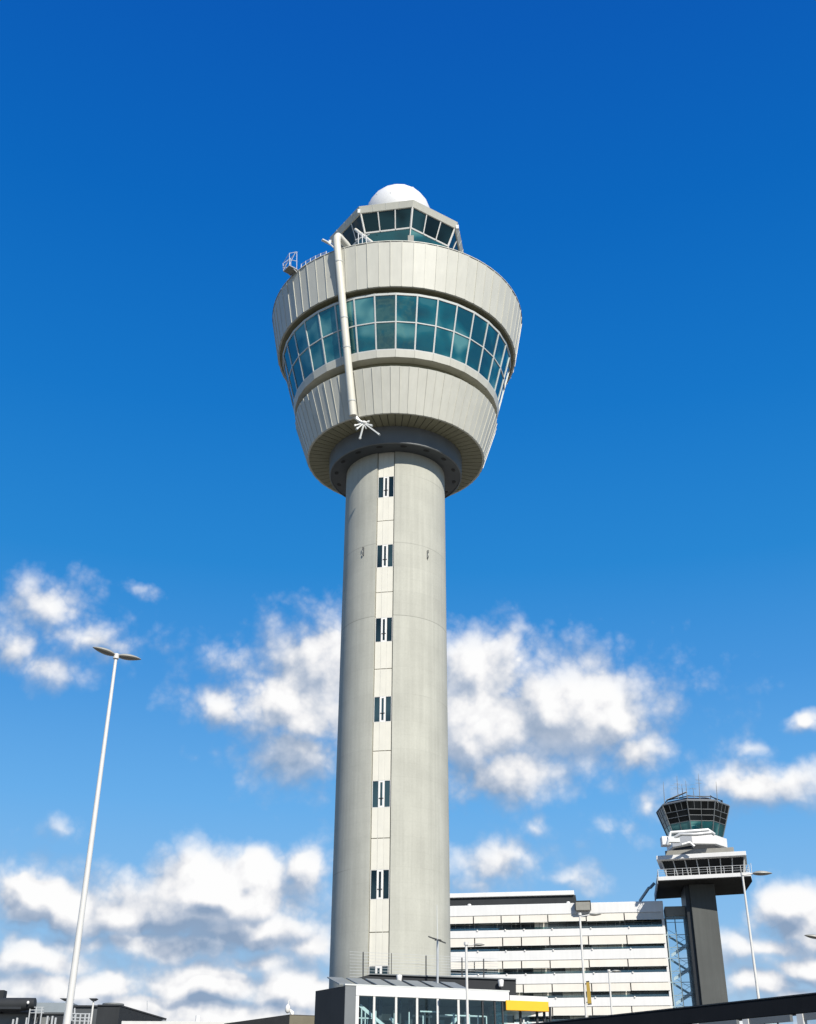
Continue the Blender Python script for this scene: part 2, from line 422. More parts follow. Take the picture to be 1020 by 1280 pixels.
for s in (-1, 1):
    def ed(t, d, o): r = rad(t); return wpt(r-d, s*(r*cb-o), zb+(zt-zb)*t)
    f.hexa([ed(0,-.02,.005),ed(0,-.02,.07),ed(0,.12,.07),ed(0,.12,.005)], [ed(1,-.02,.005),ed(1,-.02,.07),ed(1,.12,.07),ed(1,.12,.005)])
for t0, t1, dd in ((0,.017,-.015),(.482,.5,-.012),(.963,1.0,-.018)):
    pane(f, t0, t1, dd, .12, .07)
f.build('frame', 'frame', gw)
for k in range(1, NW):
    c = spin(gw, ang0+2*PI*k/NW, tower)
gw.rotation_euler = (0,0,ang0)
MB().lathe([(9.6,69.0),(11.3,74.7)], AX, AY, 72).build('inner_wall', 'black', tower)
# head recess and soffit below the fascia
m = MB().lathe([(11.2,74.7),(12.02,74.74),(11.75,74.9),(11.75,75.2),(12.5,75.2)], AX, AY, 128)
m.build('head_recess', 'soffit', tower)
clad('upper_fascia', 12.58, 75.15, 13.43, 80.06)
m = MB().lathe([(13.5,80.06),(13.5,80.14),(13.0,80.14),(12.9,79.4),(5,79.4)], AX, AY, 96)
m.build('deck', 'panel', tower)

# ---- upper cab (eight-sided)
TH = R(12.4)
def ov(Rr, k, z): return pol(Rr, TH+k*PI/4, z)
m = MB(); m.loft([ov(5.3,k,79.4) for k in range(8)], [ov(5.55,k,85.9) for k in range(8)]); m.build('cab_base', 'panel', tower)
FA = TH+PI/8                       # middle of the face between corners 0 and 1
c8 = math.cos(PI/8)
zA, zB, zC = 85.9, 88.32, 90.43
rA, rB, rC = 5.55*c8, 6.55*c8, 7.44*c8
def fp(r, x, z):                   # point on the face turned to the viewer: distance r, offset x
    return Vector((AX+x, AY-r, z))
def strip(mb, x0a, x1a, x0b, x1b, ra, za, rb_, zb_, d0, d1):
    mb.hexa([fp(ra-d0,x0a,za),fp(ra-d0,x1a,za),fp(ra-d1,x1a,za),fp(ra-d1,x0a,za)], [fp(rb_-d0,x0b,zb_),fp(rb_-d0,x1b,zb_),fp(rb_-d1,x1b,zb_),fp(rb_-d1,x0b,zb_)])
t8 = math.tan(PI/8)
lo = MB(); e=.09
strip(lo, -(rA*t8-e), rA*t8-e, -(rB*t8-e), rB*t8-e, rA, zA, rB-.03, zB-.08, .05, .1)
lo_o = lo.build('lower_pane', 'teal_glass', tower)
cw = []
for q in range(3):
    ga, gb = rB*t8*2/3, rC*t8*2/3
    xa, xb = -rB*t8+q*ga, -rC*t8+q*gb
    g = MB(); s0 = .11 if q==0 else .055; s1 = .11 if q==2 else .055
    strip(g, xa+s0, xa+ga-s1, xb+s0, xb+gb-s1, rB+.03, zB+.06, rC-.02, zC-.05, .05, .1)
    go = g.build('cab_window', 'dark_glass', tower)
    f = MB()
    strip(f, xa+.004, xa+s0, xb+.004, xb+s0, rB, zB, rC, zC, -.02, .12)
    strip(f, xa+ga-s1, xa+ga-.004, xb+gb-s1, xb+gb-.004, rB, zB, rC, zC, -.02, .12)
    strip(f, xa+s0, xa+ga-s1, xa+s0, xa+ga-s1, rB-.03, zB-.08, rB+.03, zB+.06, -.015, .12)
    f.build('frame', 'white', go)
    cw.append(go)
for o in [lo_o]+cw:
    for k in range(1,8): spin(o, FA+k*PI/4, tower)
    o.rotation_euler = (0,0,FA)
m = MB()
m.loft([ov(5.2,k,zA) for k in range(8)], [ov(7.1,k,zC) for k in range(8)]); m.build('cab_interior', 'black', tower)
for k in range(8): MB().bar(ov(5.6,k,zA), ov(7.46,k,zC), .1).build('corner_post', 'white', tower)
m = MB()      # roof: flared eight-sided fascia with joint gaps
m.loft([ov(7.5,k,90.40) for k in range(8)], [ov(7.83,k,91.14) for k in range(8)])
m.loft([ov(7.3,k,91.145) for k in range(8)], [ov(6.8,k,91.4) for k in range(8)])
m.build('roof', 'panel', tower, bevel=.02)
m = MB()
for k in range(8):
    for t in (.25,.5,.75):
        a = ov(7.515,k,90.42).lerp(ov(7.515,k+1,90.42),t); b = ov(7.84,k,91.13).lerp(ov(7.84,k+1,91.13),t)
        m.bar(a, b, .035)
m.build('roof_seam', 'frame', tower)
m = MB()
for k in (-1,1,-2,2):   # down-pipes and lamp brackets at the roof corners
    p = ov(7.75,k,90.5)
    m.box(p.x-.14,p.x+.14,p.y-.2,p.y+.1,90.1,90.62)
m.build('roof_corner_box', 'frame', tower)
# left corner boom, corner floodlight
p = ov(7.7,-2,90.3); m = MB()
m.bar(p+Vector((-.9,-.7,-.1)), p+Vector((-.1,-.2,-.2)), .3, .14); m.tube([p+Vector((-.4,-.5,-.15)), ov(6.2,-2,88.0)+Vector((.6,-.9,-.6))], .09, 8)
m.build('corner_boom', 'frame', tower)
# radome
RC = Vector((AX, AY, 95.7)); 
bm = bmesh.new(); bmesh.ops.create_icosphere(bm, subdivisions=3, radius=3.76)
rm = MB(); bm.verts.ensure_lookup_table()
rot = Matrix.Rotation(.4,3,'X') @ Matrix.Rotation(.7,3,'Z')
rm.add([RC+rot@v.co for v in bm.verts], [tuple(v.index for v in f.verts) for f in bm.faces]); 
ro = rm.build('radome', 'radome', tower, smooth=True, autos=R(60))
sm = MB(); bm2 = bmesh.new(); bmesh.ops.create_icosphere(bm2, subdivisions=2, radius=3.762)
for e in bm2.edges: sm.bar(RC+rot@e.verts[0].co, RC+rot@e.verts[1].co, .045)
bm.free(); bm2.free()
sm.build('panel_seam', 'frame', ro)
MB().lathe([(3.2,91.3),(3.2,93.6)], AX, AY, 48).build('radome_base', 'panel', tower, smooth=True)
# the big white pipe
PA = R(-24.9)
pp = [pol(11.0,PA+R(2),80.95), pol(12.6,PA+R(1),81.35), pol(13.5,PA,81.55), pol(13.85,PA,81.45), pol(14.02,PA,81.15), pol(14.05,PA,80.6), pol(9.48,PA,62.75)]
m = MB().tube(pp, .37, 20)
m.build('pipe', 'beige_strip', tower, smooth=True, autos=R(50))
m = MB()
for t in (.12,.45,.62,.92):
    c = pp[5].lerp(pp[6], t); d = (pp[6]-pp[5]).normalized()
    m.tube([c-d*.06, c+d*.06], .40, 20); m.bar(c, c+Vector((-math.sin(PA),math.cos(PA),.1))*.75, .1)
m.build('pipe_clamp', 'frame', tower, smooth=True)
# gutter strut leaning over the deck, deck rail, small box
m = MB(); m.tube([at(444.5,287,95.0), at(466,304,90.6)], .17, 10); m.build('leaning_tube', 'beige_strip', tower, smooth=True)
m = MB()
for px, py in ((448,298),(453,297),(458,300)): m.tube([at(px,py-6,89.6), at(px,py+9,89.6)], .05, 6)
m.tube([at(444,300,89.6), at(462,293,89.6)], .05, 6); m.tube([at(446,290,89.6), at(461,302,89.6)], .04, 6)
m.build('deck_rail', 'galv', tower)
p = at(513.5,298,88.3); m = MB(); m.box(p.x-.3,p.x+.3,p.y-.2,p.y+.25,79.5,p.z+.25); m.build('deck_box', 'greybox', tower, bevel=.02)

# aerial frame on the rim of the head
a = R(-51); base = pol(13.75, a, 80.25)
aer = thing('rim_antenna', 'open white aerial frame on a grey tray at the rim of the tower head', 'antenna', base)
rx = Vector((math.sin(a), -math.cos(a), 0)); tx = Vector((math.cos(a), math.sin(a), 0)); zz = Vector((0,0,1))
def L(x, t, z): return base+rx*x*.8+tx*t*.78+zz*z
m = MB(); m.hexa([L(-.3,-.75,0),L(.9,-.75,0),L(.9,.75,0),L(-.3,.75,0)],[L(-.3,-.75,.12),L(.9,-.75,.12),L(.9,.75,.12),L(-.3,.75,.12)])
m.build('tray', 'galv', aer, bevel=.02)
m = MB()
for tt in (-.6,.6): m.bar(L(.2,tt,-.02), L(-.6,tt,-.35), .08); m.bar(L(-.6,tt,-.6), L(-.6,tt,.1), .09)
m.bar(L(-.6,-.6,-.05), L(-.6,.6,-.05), .08); m.hexa([L(-.7,-.7,.0),L(-.2,-.7,.0),L(-.2,.7,.0),L(-.7,.7,.0)],[L(-.7,-.7,.06),L(-.2,-.7,.06),L(-.2,.7,.06),L(-.7,.7,.06)])
m.build('bracket', 'galv', aer)
m = MB(); m.hexa([L(-.2,-.62,-.06),L(.8,-.62,-.06),L(.8,.62,-.06),L(-.2,.62,-.06)],[L(-.2,-.62,0),L(.8,-.62,0),L(.8,.62,0),L(-.2,.62,0)])
m.build('tray_underside', 'greybox', aer)
m = MB()
for x, t, h in ((.85,.7,1.6),(.85,-.7,1.0),(-.25,.7,2.3),(-.25,-.7,2.2)): m.bar(L(x,t,.1), L(x+.15,t,h), .05)
for p, q in ((L(.9,.7,.1),L(.1,.7,2.2)),(L(.9,-.7,.1),L(.1,-.7,2.1)),(L(.95,.7,.9),L(.95,-.7,.3)),(L(1,.7,1.6),L(-.1,.7,2.3)),(L(1,-.7,1.0),L(-.1,-.7,2.2)),(L(1,.7,1.6),L(1,-.7,1.0)),(L(-.1,.7,2.3),L(-.1,-.7,2.2)),(L(.9,.7,.8),L(-.2,.7,1.1)),(L(.95,-.7,.5),L(-.2,-.7,1.0)),(L(.95,.7,.7),L(.95,-.7,.6))): m.bar(p, q, .04)
m.build('frame', 'galv', aer)
m = MB()
def rim(adeg, z, r=13.3): return pol(r, R(adeg), z)
for i in range(6): m.bar(rim(-47+i*3,80.0), rim(-47+i*3,80.9-.05*i), .06)
for i in range(5):
    m.bar(rim(-47+i*3,80.85-.05*i), rim(-44+i*3,80.8-.05*i), .04); m.bar(rim(-47+i*3,80.45), rim(-44+i*3,80.45), .03)
m.build('handrail', 'galv', aer)

# cluster of little aerials under the pipe
a = R(-24.5); b0 = pol(9.15, a, 62.7)
cl = thing('aerial_cluster', 'small spiky cluster of white aerial arms hanging under the foot of the pipe', 'antenna', b0)
m = MB(); c0 = at(455,529,AY-8.45); m.tube([b0+Vector((0,0,.1)), b0.lerp(c0,.5)+Vector((0,0,-.1)), c0, at(458,536,AY-8.4)], [.2,.16,.15,.08], 10)
m.ellip(c0, Vector((.3,0,0)), Vector((0,.3,0)), Vector((0,0,.22)), 10, 7)
m.build('stem', 'white', cl, smooth=True)
m = MB()
for (qx,qy,w,dy) in ((444,532,.16,0),(446,536,.18,.3),(461,527,.15,0),(464.5,532,.17,.2),(446,524,.12,.2),(450,548,.13,.4),(474,543,.17,.5)):
    q = at(qx,qy,AY-8.5-dy); m.bar(c0, q, w, w*.7); d=(q-c0).normalized(); m.bar(q-d*.12, q+d*.08, w*1.3, w)
m.build('arm', 'frame', cl)
# ================================================================== white office building
FA_ = R(9.1); FU = Vector((math.cos(FA_), -math.sin(FA_), 0)); FV = Vector((math.sin(FA_), math.cos(FA_), 0))
F0 = Vector((37.945, 180.0, 0))
def fl(s, d, z): return F0+FU*s+FV*d+Vector((0,0,z))
TF = lambda p: fl(p.x, p.y, p.z)
office = thing('office_building', 'white office block with banded floors and cream awnings behind the round tower', 'office building', fl(-18,0,0))
SL, SR = -37.0, .33
OD = 14
m = MB()
m.box(SL, SR, .35, OD, 0, 33.0, TF)                       # core behind windows
m.build('core', 'midgrey', office)
m = MB(); m.box(SL-.02, SR+.02, -.9, OD+.3, 32.8, 34.35, TF)
m.build('parapet', 'facwhite', office, bevel=.05)
m = MB(); m.box(SL, SR-.02, -.55, .3, 34.351, 34.42, TF); m.build('coping', 'frame', office)
rows = [(32.8,31.76,30.70),(29.65,28.45,27.72),(26.34,25.31,24.46),(23.09,22.0,21.16),(19.95,18.8,18.0),(16.7,15.6,14.8)]
bays = {0:[-36.9,-32.3,-27.9,-23.7,-20.9,-16.7,-11.0,-5.4,.33]}
bb = bays[0]
for i, (zt_, zm_, zw_) in enumerate(rows):
    nxt = rows[i+1][0] if i+1 < len(rows) else 0
    m = MB(); m.box(SL-.02, SR+.02, -.9, .34, nxt, zw_, TF); m.build('balcony_band', 'facwhite', office, bevel=.04)
    sh = .25*i
    for j in range(len(bb)-1):
        s0, s1 = bb[j]+.02, bb[j+1]-.14
        if i == 0 and j == 5: pass
        off = .12 if i % 2 else 0
        a0, a1 = s0+off*(j>0), s1+off*(j<len(bb)-2)
        sag = random.uniform(-.05, .05)
        m = MB()
        m.hexa([fl(a0,-1.02,zm_+sag),fl(a1,-1.02,zm_+sag*.5),fl(a1,-.97,zm_+sag*.5),fl(a0,-.97,zm_+sag)],
               [fl(a0,-.88,zt_-.05),fl(a1,-.88,zt_-.05),fl(a1,-.84,zt_-.05),fl(a0,-.84,zt_-.05)])
        aw = m.build('awning', 'awning', office)
        m = MB(); m.bar(fl(a0,-1.0,zm_+sag-.02), fl(a1,-1.0,zm_+sag*.5-.02), .06); m.build('bottom_rail', 'frame', aw)
        w1 = bb[j+1]-.02 if j < len(bb)-2 else SR-.55
        m = MB(); m.box(bb[j]+.02, w1, .28, .32, zw_-.6, zt_-.05, TF)
        wo = m.build('window', 'office_glass', office)
        nm = max(2, int(round((w1-bb[j])/1.35)))
        m = MB()
        for q in range(nm+1):
            s = bb[j]+.03+(w1-bb[j]-.06)*q/nm; m.box(s-.035, s+.035, .2, .279, zw_-.6, zt_-.05, TF)
        m.box(bb[j]+.02, w1, .2, .275, zm_-.12, zm_-.04, TF)
        m.build('frame', 'midgrey', wo)
        if random.random() < .35:     # drawn blind
            m = MB(); b0 = random.uniform(0,.5); m.box(bb[j]+.1+(w1-bb[j]-.2)*b0, w1-.1, .22, .26, zw_+.1+random.random()*.3, zt_-.1, TF); m.build('blind', 'awning', wo)
    m = MB()
    m.box(SL, SR-.4, -.86, -.82, zw_, zw_+.32, TF); m.build('glass_rail', 'rail_glass', office)
    for s0_, s1_ in ((SR-.36,SR),(SL,SL+.3)): MB().box(s0_, s1_, -.88, .33, zw_, zt_, TF).build('end_pier', 'facwhite', office, bevel=.03)
    for s in bb[1:-1]: MB().ellip(fl(s+.5,-.95,zw_-.02), FU*.14, FV*.14, Vector((0,0,.14)), 8, 5).build('spotlight', 'white', office)
# roof storey
m = MB(); m.box(SL+2, -12.45, .75, 11, 34.35, 35.82, TF); m.build('roof_storey', 'charcoal', office)
m = MB(); m.box(SL+1, -12.65, .35, 11.5, 35.8, 36.45, TF); m.build('roof_slab', 'facwhite', office, bevel=.04)
m = MB(); m.box(-20.8, -19.3, 4, 5.5, 36.4, 36.95, TF); m.build('roof_hatch', 'frame', office, bevel=.05)
for s in (-28.6,-13.6): MB().ellip(fl(s,-.2,34.55), FU*.3, FV*.2, Vector((0,0,.2)), 10, 6).build('roof_floodlight', 'white', office)

# ================================================================== glazed stair tower
stair = thing('stair_tower', 'glazed steel stair tower with white zigzag flights beside the grey tower stem', 'stair tower', fl(2.2,1,0))
m = MB(); ST0, ST1 = .55, 4.15
for s in (ST0+.06, ST0+1.35, ST0+2.75, ST1-.1):
    m.bar(fl(s,-.1,0), fl(s,-.1,32.4), .13)
for s in (ST0+.05, ST1-.1): m.bar(fl(s,2.6,0), fl(s,2.6,32.4), .15)
z = 29.65
lev = []
while z > 1: lev.append(z); z -= 3.26
for z in lev:
    for dz in (0, -1.75): m.bar(fl(ST0,-.1,z+dz), fl(ST1-.05,-.1,z+dz), .09)
    m.bar(fl(ST0,-.1,z-.35), fl(ST1-.05,-.1,z-.35), .04); m.bar(fl(ST0,-.1,z-2.05), fl(ST1-.05,-.1,z-2.05), .04)
    m.bar(fl(ST0-.3,-.2,z-.02), fl(ST0+.1,-.2,z-.02), .22)
m.bar(fl(ST0,-.1,31.4), fl(ST1-.05,-.1,31.4), .07)
m.build('steel_frame', 'teal_steel', stair)
m = MB(); m.box(ST0, ST1-.05, -.02, .0, 0, 32.3, TF); m.build('glazing', 'clear', stair)
m = MB(); m.box(ST0+.02, ST1-.02, -.3, 3, 32.3, 33.65, TF); m.build('roof_box', 'greybox', stair, bevel=.03)
for z in lev:
    m = MB()
    m.hexa([fl(ST0+.3,.9,z-.25),fl(ST0+2.6,.9,z-1.75),fl(ST0+2.6,.98,z-1.75),fl(ST0+.3,.98,z-.25)], [fl(ST0+.3,.9,z+.1),fl(ST0+2.6,.9,z-1.4),fl(ST0+2.6,.98,z-1.4),fl(ST0+.3,.98,z+.1)])
    for q in range(8): m.box(ST0+.35+q*.28, ST0+.65+q*.28, 1.0, 2.0, z-.12-.18*q, z-.08-.18*q, TF)
    m.build('flight', 'teal_steel', stair)
    m = MB(); b = z-1.5
    m.hexa([fl(ST0+2.7,.2,b-.22),fl(ST0+.35,.2,b-1.55),fl(ST0+.35,.28,b-1.55),fl(ST0+2.7,.28,b-.22)], [fl(ST0+2.7,.2,b+.38),fl(ST0+.35,.2,b-1.1),fl(ST0+.35,.28,b-1.1),fl(ST0+2.7,.28,b+.38)])
    fo = m.build('flight', 'white', stair)
    m = MB(); m.box(ST0+2.6, ST1-.1, .15, 2.2, b-.2, b-.05, TF); m.build('landing', 'bluegrey', stair)
    m = MB()
    m.bar(fl(ST0+2.7,.2,b+1.05), fl(ST0+.35,.2,b-.4), .05); m.bar(fl(ST0+.3,.9,z+.85), fl(ST0+2.6,.9,z-.6), .05)
    m.bar(fl(ST0+2.7,.2,b+.9), fl(ST1-.15,.2,b+.9), .05); m.build('handrail', 'teal_steel', stair)

# ================================================================== square control tower behind
C2 = Vector((44.6, 178, 0))
t2 = thing('control_tower', 'smaller black and white control tower with angular glazed cab on a grey stem', 'control tower', C2)
# stem
m = MB(); p0, p1, q0, q1 = at(865.3,1142,175.86), at(897.3,1142,175.47), at(878.6,1257,175.86), at(910.3,1257,175.47)
xl, xr = (p0.x+q0.x)/2-.03, (p1.x+q1.x)/2+.03
m.prism([(xl,175.86),(xr,175.47),(xr+1.0,183),(xl+.8,183)], 0, 36.5); m.build('stem', 'colgrey', t2, bevel=.05)
m = MB(); m.prism([(xl-.57,176.6),(xl-.004,176.4),(xl+.75,182.7),(xl+.2,182.9)], 0, 36.5); m.build('stem_shaft', 'dark_steel', t2)
# deck: polygon in plan from the soffit corners
ZS = 36.1
FLc, FRc, BRc, BLc = [Vector((p.x,p.y,0)) for p in (atz(822.7,1102,ZS), atz(938.8,1096.2,ZS), atz(930,1117.5,ZS), atz(820,1124,ZS))]
def ins(k, dl=0, df=0, dr=0, db=0):  # deck polygon moved in from each side
    u = (FRc-FLc).normalized(); v = Vector((-u.y,u.x,0)); ul=(BLc-FLc).normalized()
    return [FLc+u*dl+v*df, FRc-u*dr+v*df, BRc-u*dr-v*db, BLc+u*dl-v*db]
FRx = FRc+(FRc-FLc).normalized()*.35
deckp = [FLc, FRc, FRc+(BRc-FRc)*.25+Vector((.45,0,0)), BRc, BLc]
m = MB(); m.prism(deckp, ZS, ZS+.12); m.build('deck_soffit', 'deck_black', t2)
m = MB(); m.prism(deckp, [ZS+.121]*5, [ZS+.68]*5); m.build('deck_band', 'facwhite', t2, bevel=.04)
m = MB(); m.prism([FLc+Vector((-.12,.1,0)),FLc+Vector((-.02,.1,0)),BLc+Vector((-.02,0,0)),BLc+Vector((-.22,0,0))], ZS-.25, ZS+.7); m.build('deck_edge', 'bluegrey', t2)
u = (FRc-FLc).normalized(); v = Vector((-u.y,u.x,0)); Z = Vector((0,0,1))
zd = ZS+.68
W = (FRc-FLc).length
# glazed storey, leaning outwards, with roof slab
zr0, zr1 = 39.15, 39.77
m = MB(); VW = Vector((.27,.963,0))
def front(dl, df, dr, dep):
    a, b = ins(0,dl,df,dr,0)[:2]
    return [a, b, b+VW*dep, a+VW*dep]
bot = front(1.3,1.8,1.0,6); top = front(.7,1.0,.6,6)
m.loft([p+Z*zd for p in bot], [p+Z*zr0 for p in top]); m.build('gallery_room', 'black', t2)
nb = 7
for q in range(nb):
    a0_, a1_ = q/nb, (q+1)/nb
    P = [bot[0].lerp(bot[1],a0_)-v*.05, bot[0].lerp(bot[1],a1_)-v*.05, top[0].lerp(top[1],a1_)-v*.05, top[0].lerp(top[1],a0_)-v*.05]
    za, zb_ = zd+.05, zr0-.02
    A = [P[0]+u*.06+Z*za, P[1]-u*.06+Z*za, P[2]-u*.06+Z*zb_, P[3]+u*.06+Z*zb_]
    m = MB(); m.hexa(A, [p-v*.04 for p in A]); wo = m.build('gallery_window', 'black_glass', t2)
    m = MB(); m.bar(P[0]-v*.08+Z*za, P[3]-v*.08+Z*zb_, .13); 
    if q == nb-1: m.bar(P[1]-v*.08+Z*za, P[2]-v*.08+Z*zb_, .13)
    m.build('frame', 'galv', wo)
m = MB()
for sgn, (b_, t_, b2, t2_) in ((-1,(bot[0],top[0],bot[3],top[3])),(1,(bot[1],top[1],bot[2],top[2]))):
    for q in range(6):
        m.bar(b_.lerp(b2,q/5)+u*.06*sgn+Z*zd, t_.lerp(t2_,q/5)+u*.06*sgn+Z*zr0, .11)
m.build('gallery_post', 'galv', t2)
m = MB(); rp = front(.05,-.05,.25,7); m.prism(rp, zr0, zr1); m.build('gallery_roof', 'facwhite', t2, bevel=.05)
# railing along the deck
m = MB(); e0, e1 = FLc+v*.15+u*.1, FRc+v*.15-u*.1; e2 = BRc-u*.2; e3 = BLc+u*.2
for (p, q, n_) in ((e0,e1,11),(e1,e2,10),(e0,e3,10)):
    for i in range(n_+1): c = p.lerp(q,i/n_); m.bar(c+Z*zd, c+Z*(zd+1.05), .05)
    for h in (1.05,.72,.4): m.bar(p+Z*(zd+h), q+Z*(zd+h), .05 if h>1 else .03)
m.build('deck_railing', 'galv', t2)
# concrete parapet above the roof
m = MB(); pp_ = front(1.3,1.6,1.9,8); m.prism(pp_, zr1, zr1+1.0); m.build('roof_parapet', 'greybox', t2, bevel=.04)
CC = Vector((44.0, 178.4, 0))
m = MB(); m.prism([CC+Vector((4.2*math.sin(R(24+45*k)),-4.2*math.cos(R(24+45*k)),0)) for k in range(8)], zr1+.9, 41.7); m.build('cab_pedestal', 'charcoal', t2)
def o8(r, k, z, th=24): return CC+Vector((r*math.sin(R(th+45*k)), -r*math.cos(R(th+45*k)), z))
m = MB(); m.loft([o8(4.2,k,41.5) for k in range(8)], [o8(4.5,k,41.7) for k in range(8)]); m.loft([o8(4.5,k,41.7) for k in range(8)], [o8(4.55,k,43.0) for k in range(8)]); m.build('cab_walkway', 'facwhite', t2, bevel=.04)
# cab glazing
zc0, zc1, r0_, r1_ = 42.6, 47.85, 3.8, 5.55
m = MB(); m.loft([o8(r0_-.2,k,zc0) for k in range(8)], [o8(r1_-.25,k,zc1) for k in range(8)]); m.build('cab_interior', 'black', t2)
def cf(k, s, t, o=0):           # point on face k, 0..1 across and up
    ra = r0_+(r1_-r0_)*t; z = zc0+(zc1-zc0)*t
    p = o8(ra,k,z).lerp(o8(ra,k+1,z), s); am = R(24+45*k+22.5)
    return p+Vector((math.sin(am), -math.cos(am), 0))*o
rws = [(.03,.46,2,'teal_glass'),(.47,.61,2,'black_glass'),(.62,.765,2,'black_glass'),(.775,.975,4,'black_glass')]
for k in range(8):
    for t0, t1, n_, gm in rws:
        for q in range(n_):
            s0, s1 = (q+.03)/n_, (q+.97)/n_
            A = [cf(k,s0,t0,-.02),cf(k,s1,t0,-.02),cf(k,s1,t1,-.02),cf(k,s0,t1,-.02)]; B = [cf(k,s0,t0,-.07),cf(k,s1,t0,-.07),cf(k,s1,t1,-.07),cf(k,s0,t1,-.07)]
            if k in (2,3,4,5) and q % 2: continue
            if k in (2,3,4,5): A[1]=cf(k,(q+1.97)/n_,t0,-.02); A[2]=cf(k,(q+1.97)/n_,t1,-.02); B[1]=cf(k,(q+1.97)/n_,t0,-.07); B[2]=cf(k,(q+1.97)/n_,t1,-.07)
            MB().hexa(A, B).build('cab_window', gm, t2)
m = MB()
for k in range(8):
    m.bar(cf(k,0,0), cf(k,0,1,.02), .12)
    for t in (.465,.615,.77,.99): m.bar(cf(k,0,t), cf(k,1,t), .065)
    for q in (1,): m.bar(cf(k,.5,0), cf(k,.5,1), .065)
    for s in (.25,.75): m.bar(cf(k,s,.77), cf(k,s,1), .055)
m.build('cab_frame', 'grey_strip', t2)
m = MB(); m.loft([o8(r1_+.05,k,zc1) for k in range(8)], [o8(r1_-.1,k,zc1+.22) for k in range(8)]); m.build('cab_roof', 'grey_strip', t2)
m = MB(); m.loft([o8(5.0,k,zc1+.22) for k in range(8)], [o8(4.1,k,zc1+.75) for k in range(8)]); m.build('roof_cap', 'dark_steel', t2)
m = MB()                     # roof steel and rails
for k in range(8):
    for h in (.85,): m.bar(o8(4.6,k,zc1+h), o8(4.6,k+1,zc1+h), .11)
    m.bar(o8(4.6,k,zc1+.1), o8(4.6,k,zc1+.9), .09)
    m.bar(o8(4.6,k,zc1+1.0), o8(4.2,k+1,zc1+.7), .07)
m.build('roof_rail', 'dark_steel', t2)
m = MB(); A = [o8(4.8,-2,zc1+.9),o8(4.8,-1,zc1+1.5),o8(3.9,-1,zc1+1.6),o8(3.9,-2,zc1+1.0)]; m.hexa(A, [p+Z*.06 for p in A]); m.build('roof_sheet', 'white', t2)
m = MB()                     # folded white cradle boom in front of the cab
for pts, r in (([at(838,1041,171.19),at(866,1039,170.98),at(885,1037.5,170.98),at(893,1043,171.19)],.26), ([at(843,1047,171.08),at(850,1043,170.77),at(870,1043,170.77),at(889,1041,170.87)],.24), ([at(838,1041,171.19),at(836,1050,171.08),at(834,1056,171.19)],.24),([at(852,1056,170.98),at(862,1053,170.98),at(868,1058,170.87)],.2)):
    m.tube(pts, r, 10)
p = at(845,1050,171.19); m.box(p.x-1.2,p.x+.5,p.y-.3,p.y+.4,p.z-.35,p.z+.45)
m.build('cradle_boom', 'galv', t2, smooth=True)
p = at(832.5,1051,173.69); m = MB(); m.box(p.x-.7,p.x+.6,p.y-.6,p.y+.8,p.z-.75,p.z+.55); m.build('cradle', 'facwhite', t2, bevel=.06)
# bracket at the deck's left corner
m = MB(); m.tube([at(818,1104,180.96), at(813,1109.5,180.96), at(811,1110,180.96), at(800,1126,184.61)], .22, 8); m.build('corner_strut', 'teal_steel', t2)
for (px, y0, y1, Y, cross) in ((829,997,977,167,[]),(846,991,970,170,[980,985]),(852,990,980,172,[]),(857,990,976,171,[]),(866,990,984,169,[986]),(873,991,967,169,[975,979]),(895,996,977,170,[])):
    b_, t_ = at(px+1,y0,Y), at(px,y1,Y); b_.z -= .9
    m = MB(); m.tube([b_, b_.lerp(t_,.55), t_], [.055,.045,.02], 6)
    for y in cross: c = at(px,y,Y); m.bar(c-Vector((.45,.1,0)), c+Vector((.45,.1,0)), .04)
    m.build('aerial', 'midgrey', t2)
m = MB()
for z_ in (zc1+1.9, zc1+2.5): m.bar(o8(4.6,-1,z_)+Vector((-2.4,0,0)), o8(4.6,-1,z_)+Vector((1.5,0,.1)), .022)
m.build('aerial_wire', 'midgrey', t2)

# ================================================================== grey unit on the office parapet
c = fl(-11.4,-1.35,33.75)
ub = thing('floodlight_box', 'grey box floodlight bolted to the white parapet of the office block', 'floodlight', c)
m = MB(); m.box(-12.5,-10.35,-1.9,-1.05,33.1,34.35,TF); m.build('housing', 'greybox', ub, bevel=.06)
m = MB(); m.box(-12.6,-10.25,-1.95,-1.0,34.36,34.5,TF); m.box(-12.62,-12.52,-1.9,-.92,33.3,34.3,TF); m.box(-10.33,-10.23,-1.9,-.92,33.3,34.3,TF); m.build('bracket', 'dark_steel', ub)

# ================================================================== entrance pavilion
PC = Vector((-3.91, 80.0, 0)); PE = Vector((6.88, 83.2, 0)); PU = (PE-PC).normalized(); PV = Vector((-PU.y,PU.x,0)); PL = Vector((-5.98, 82.86, 0))
pav = thing('entrance_pavilion', 'low glazed pavilion with white fascia and charcoal side wall at the tower foot', 'pavilion', PC)
PT = lambda p: PC+PU*p.x+PV*p.y+Vector((0,0,p.z))
PWD = (PE-PC).length
ZT, ZF = 10.97, 10.38
side = (PL-PC)
m = MB(); sn = Vector((-side.y,side.x,0)).normalized()*.3
m.prism([PC+PU*.02, PC+PU*.3+PV*.1, PL+Vector((2.5,4,0)), PL+Vector((.7,4,0)), PL], 0, [ZT-.04]*5); m.build('side_wall', 'charcoal', pav)
m = MB(); m.box(.025,.74,-.02,.2,0,ZT-.03,PT); m.build('corner_panel', 'grey_strip', pav, bevel=.02)
m = MB(); m.box(.0,PWD+.05,-.03,.35,ZT,ZT+.09,PT); m.build('coping', 'frame', pav)
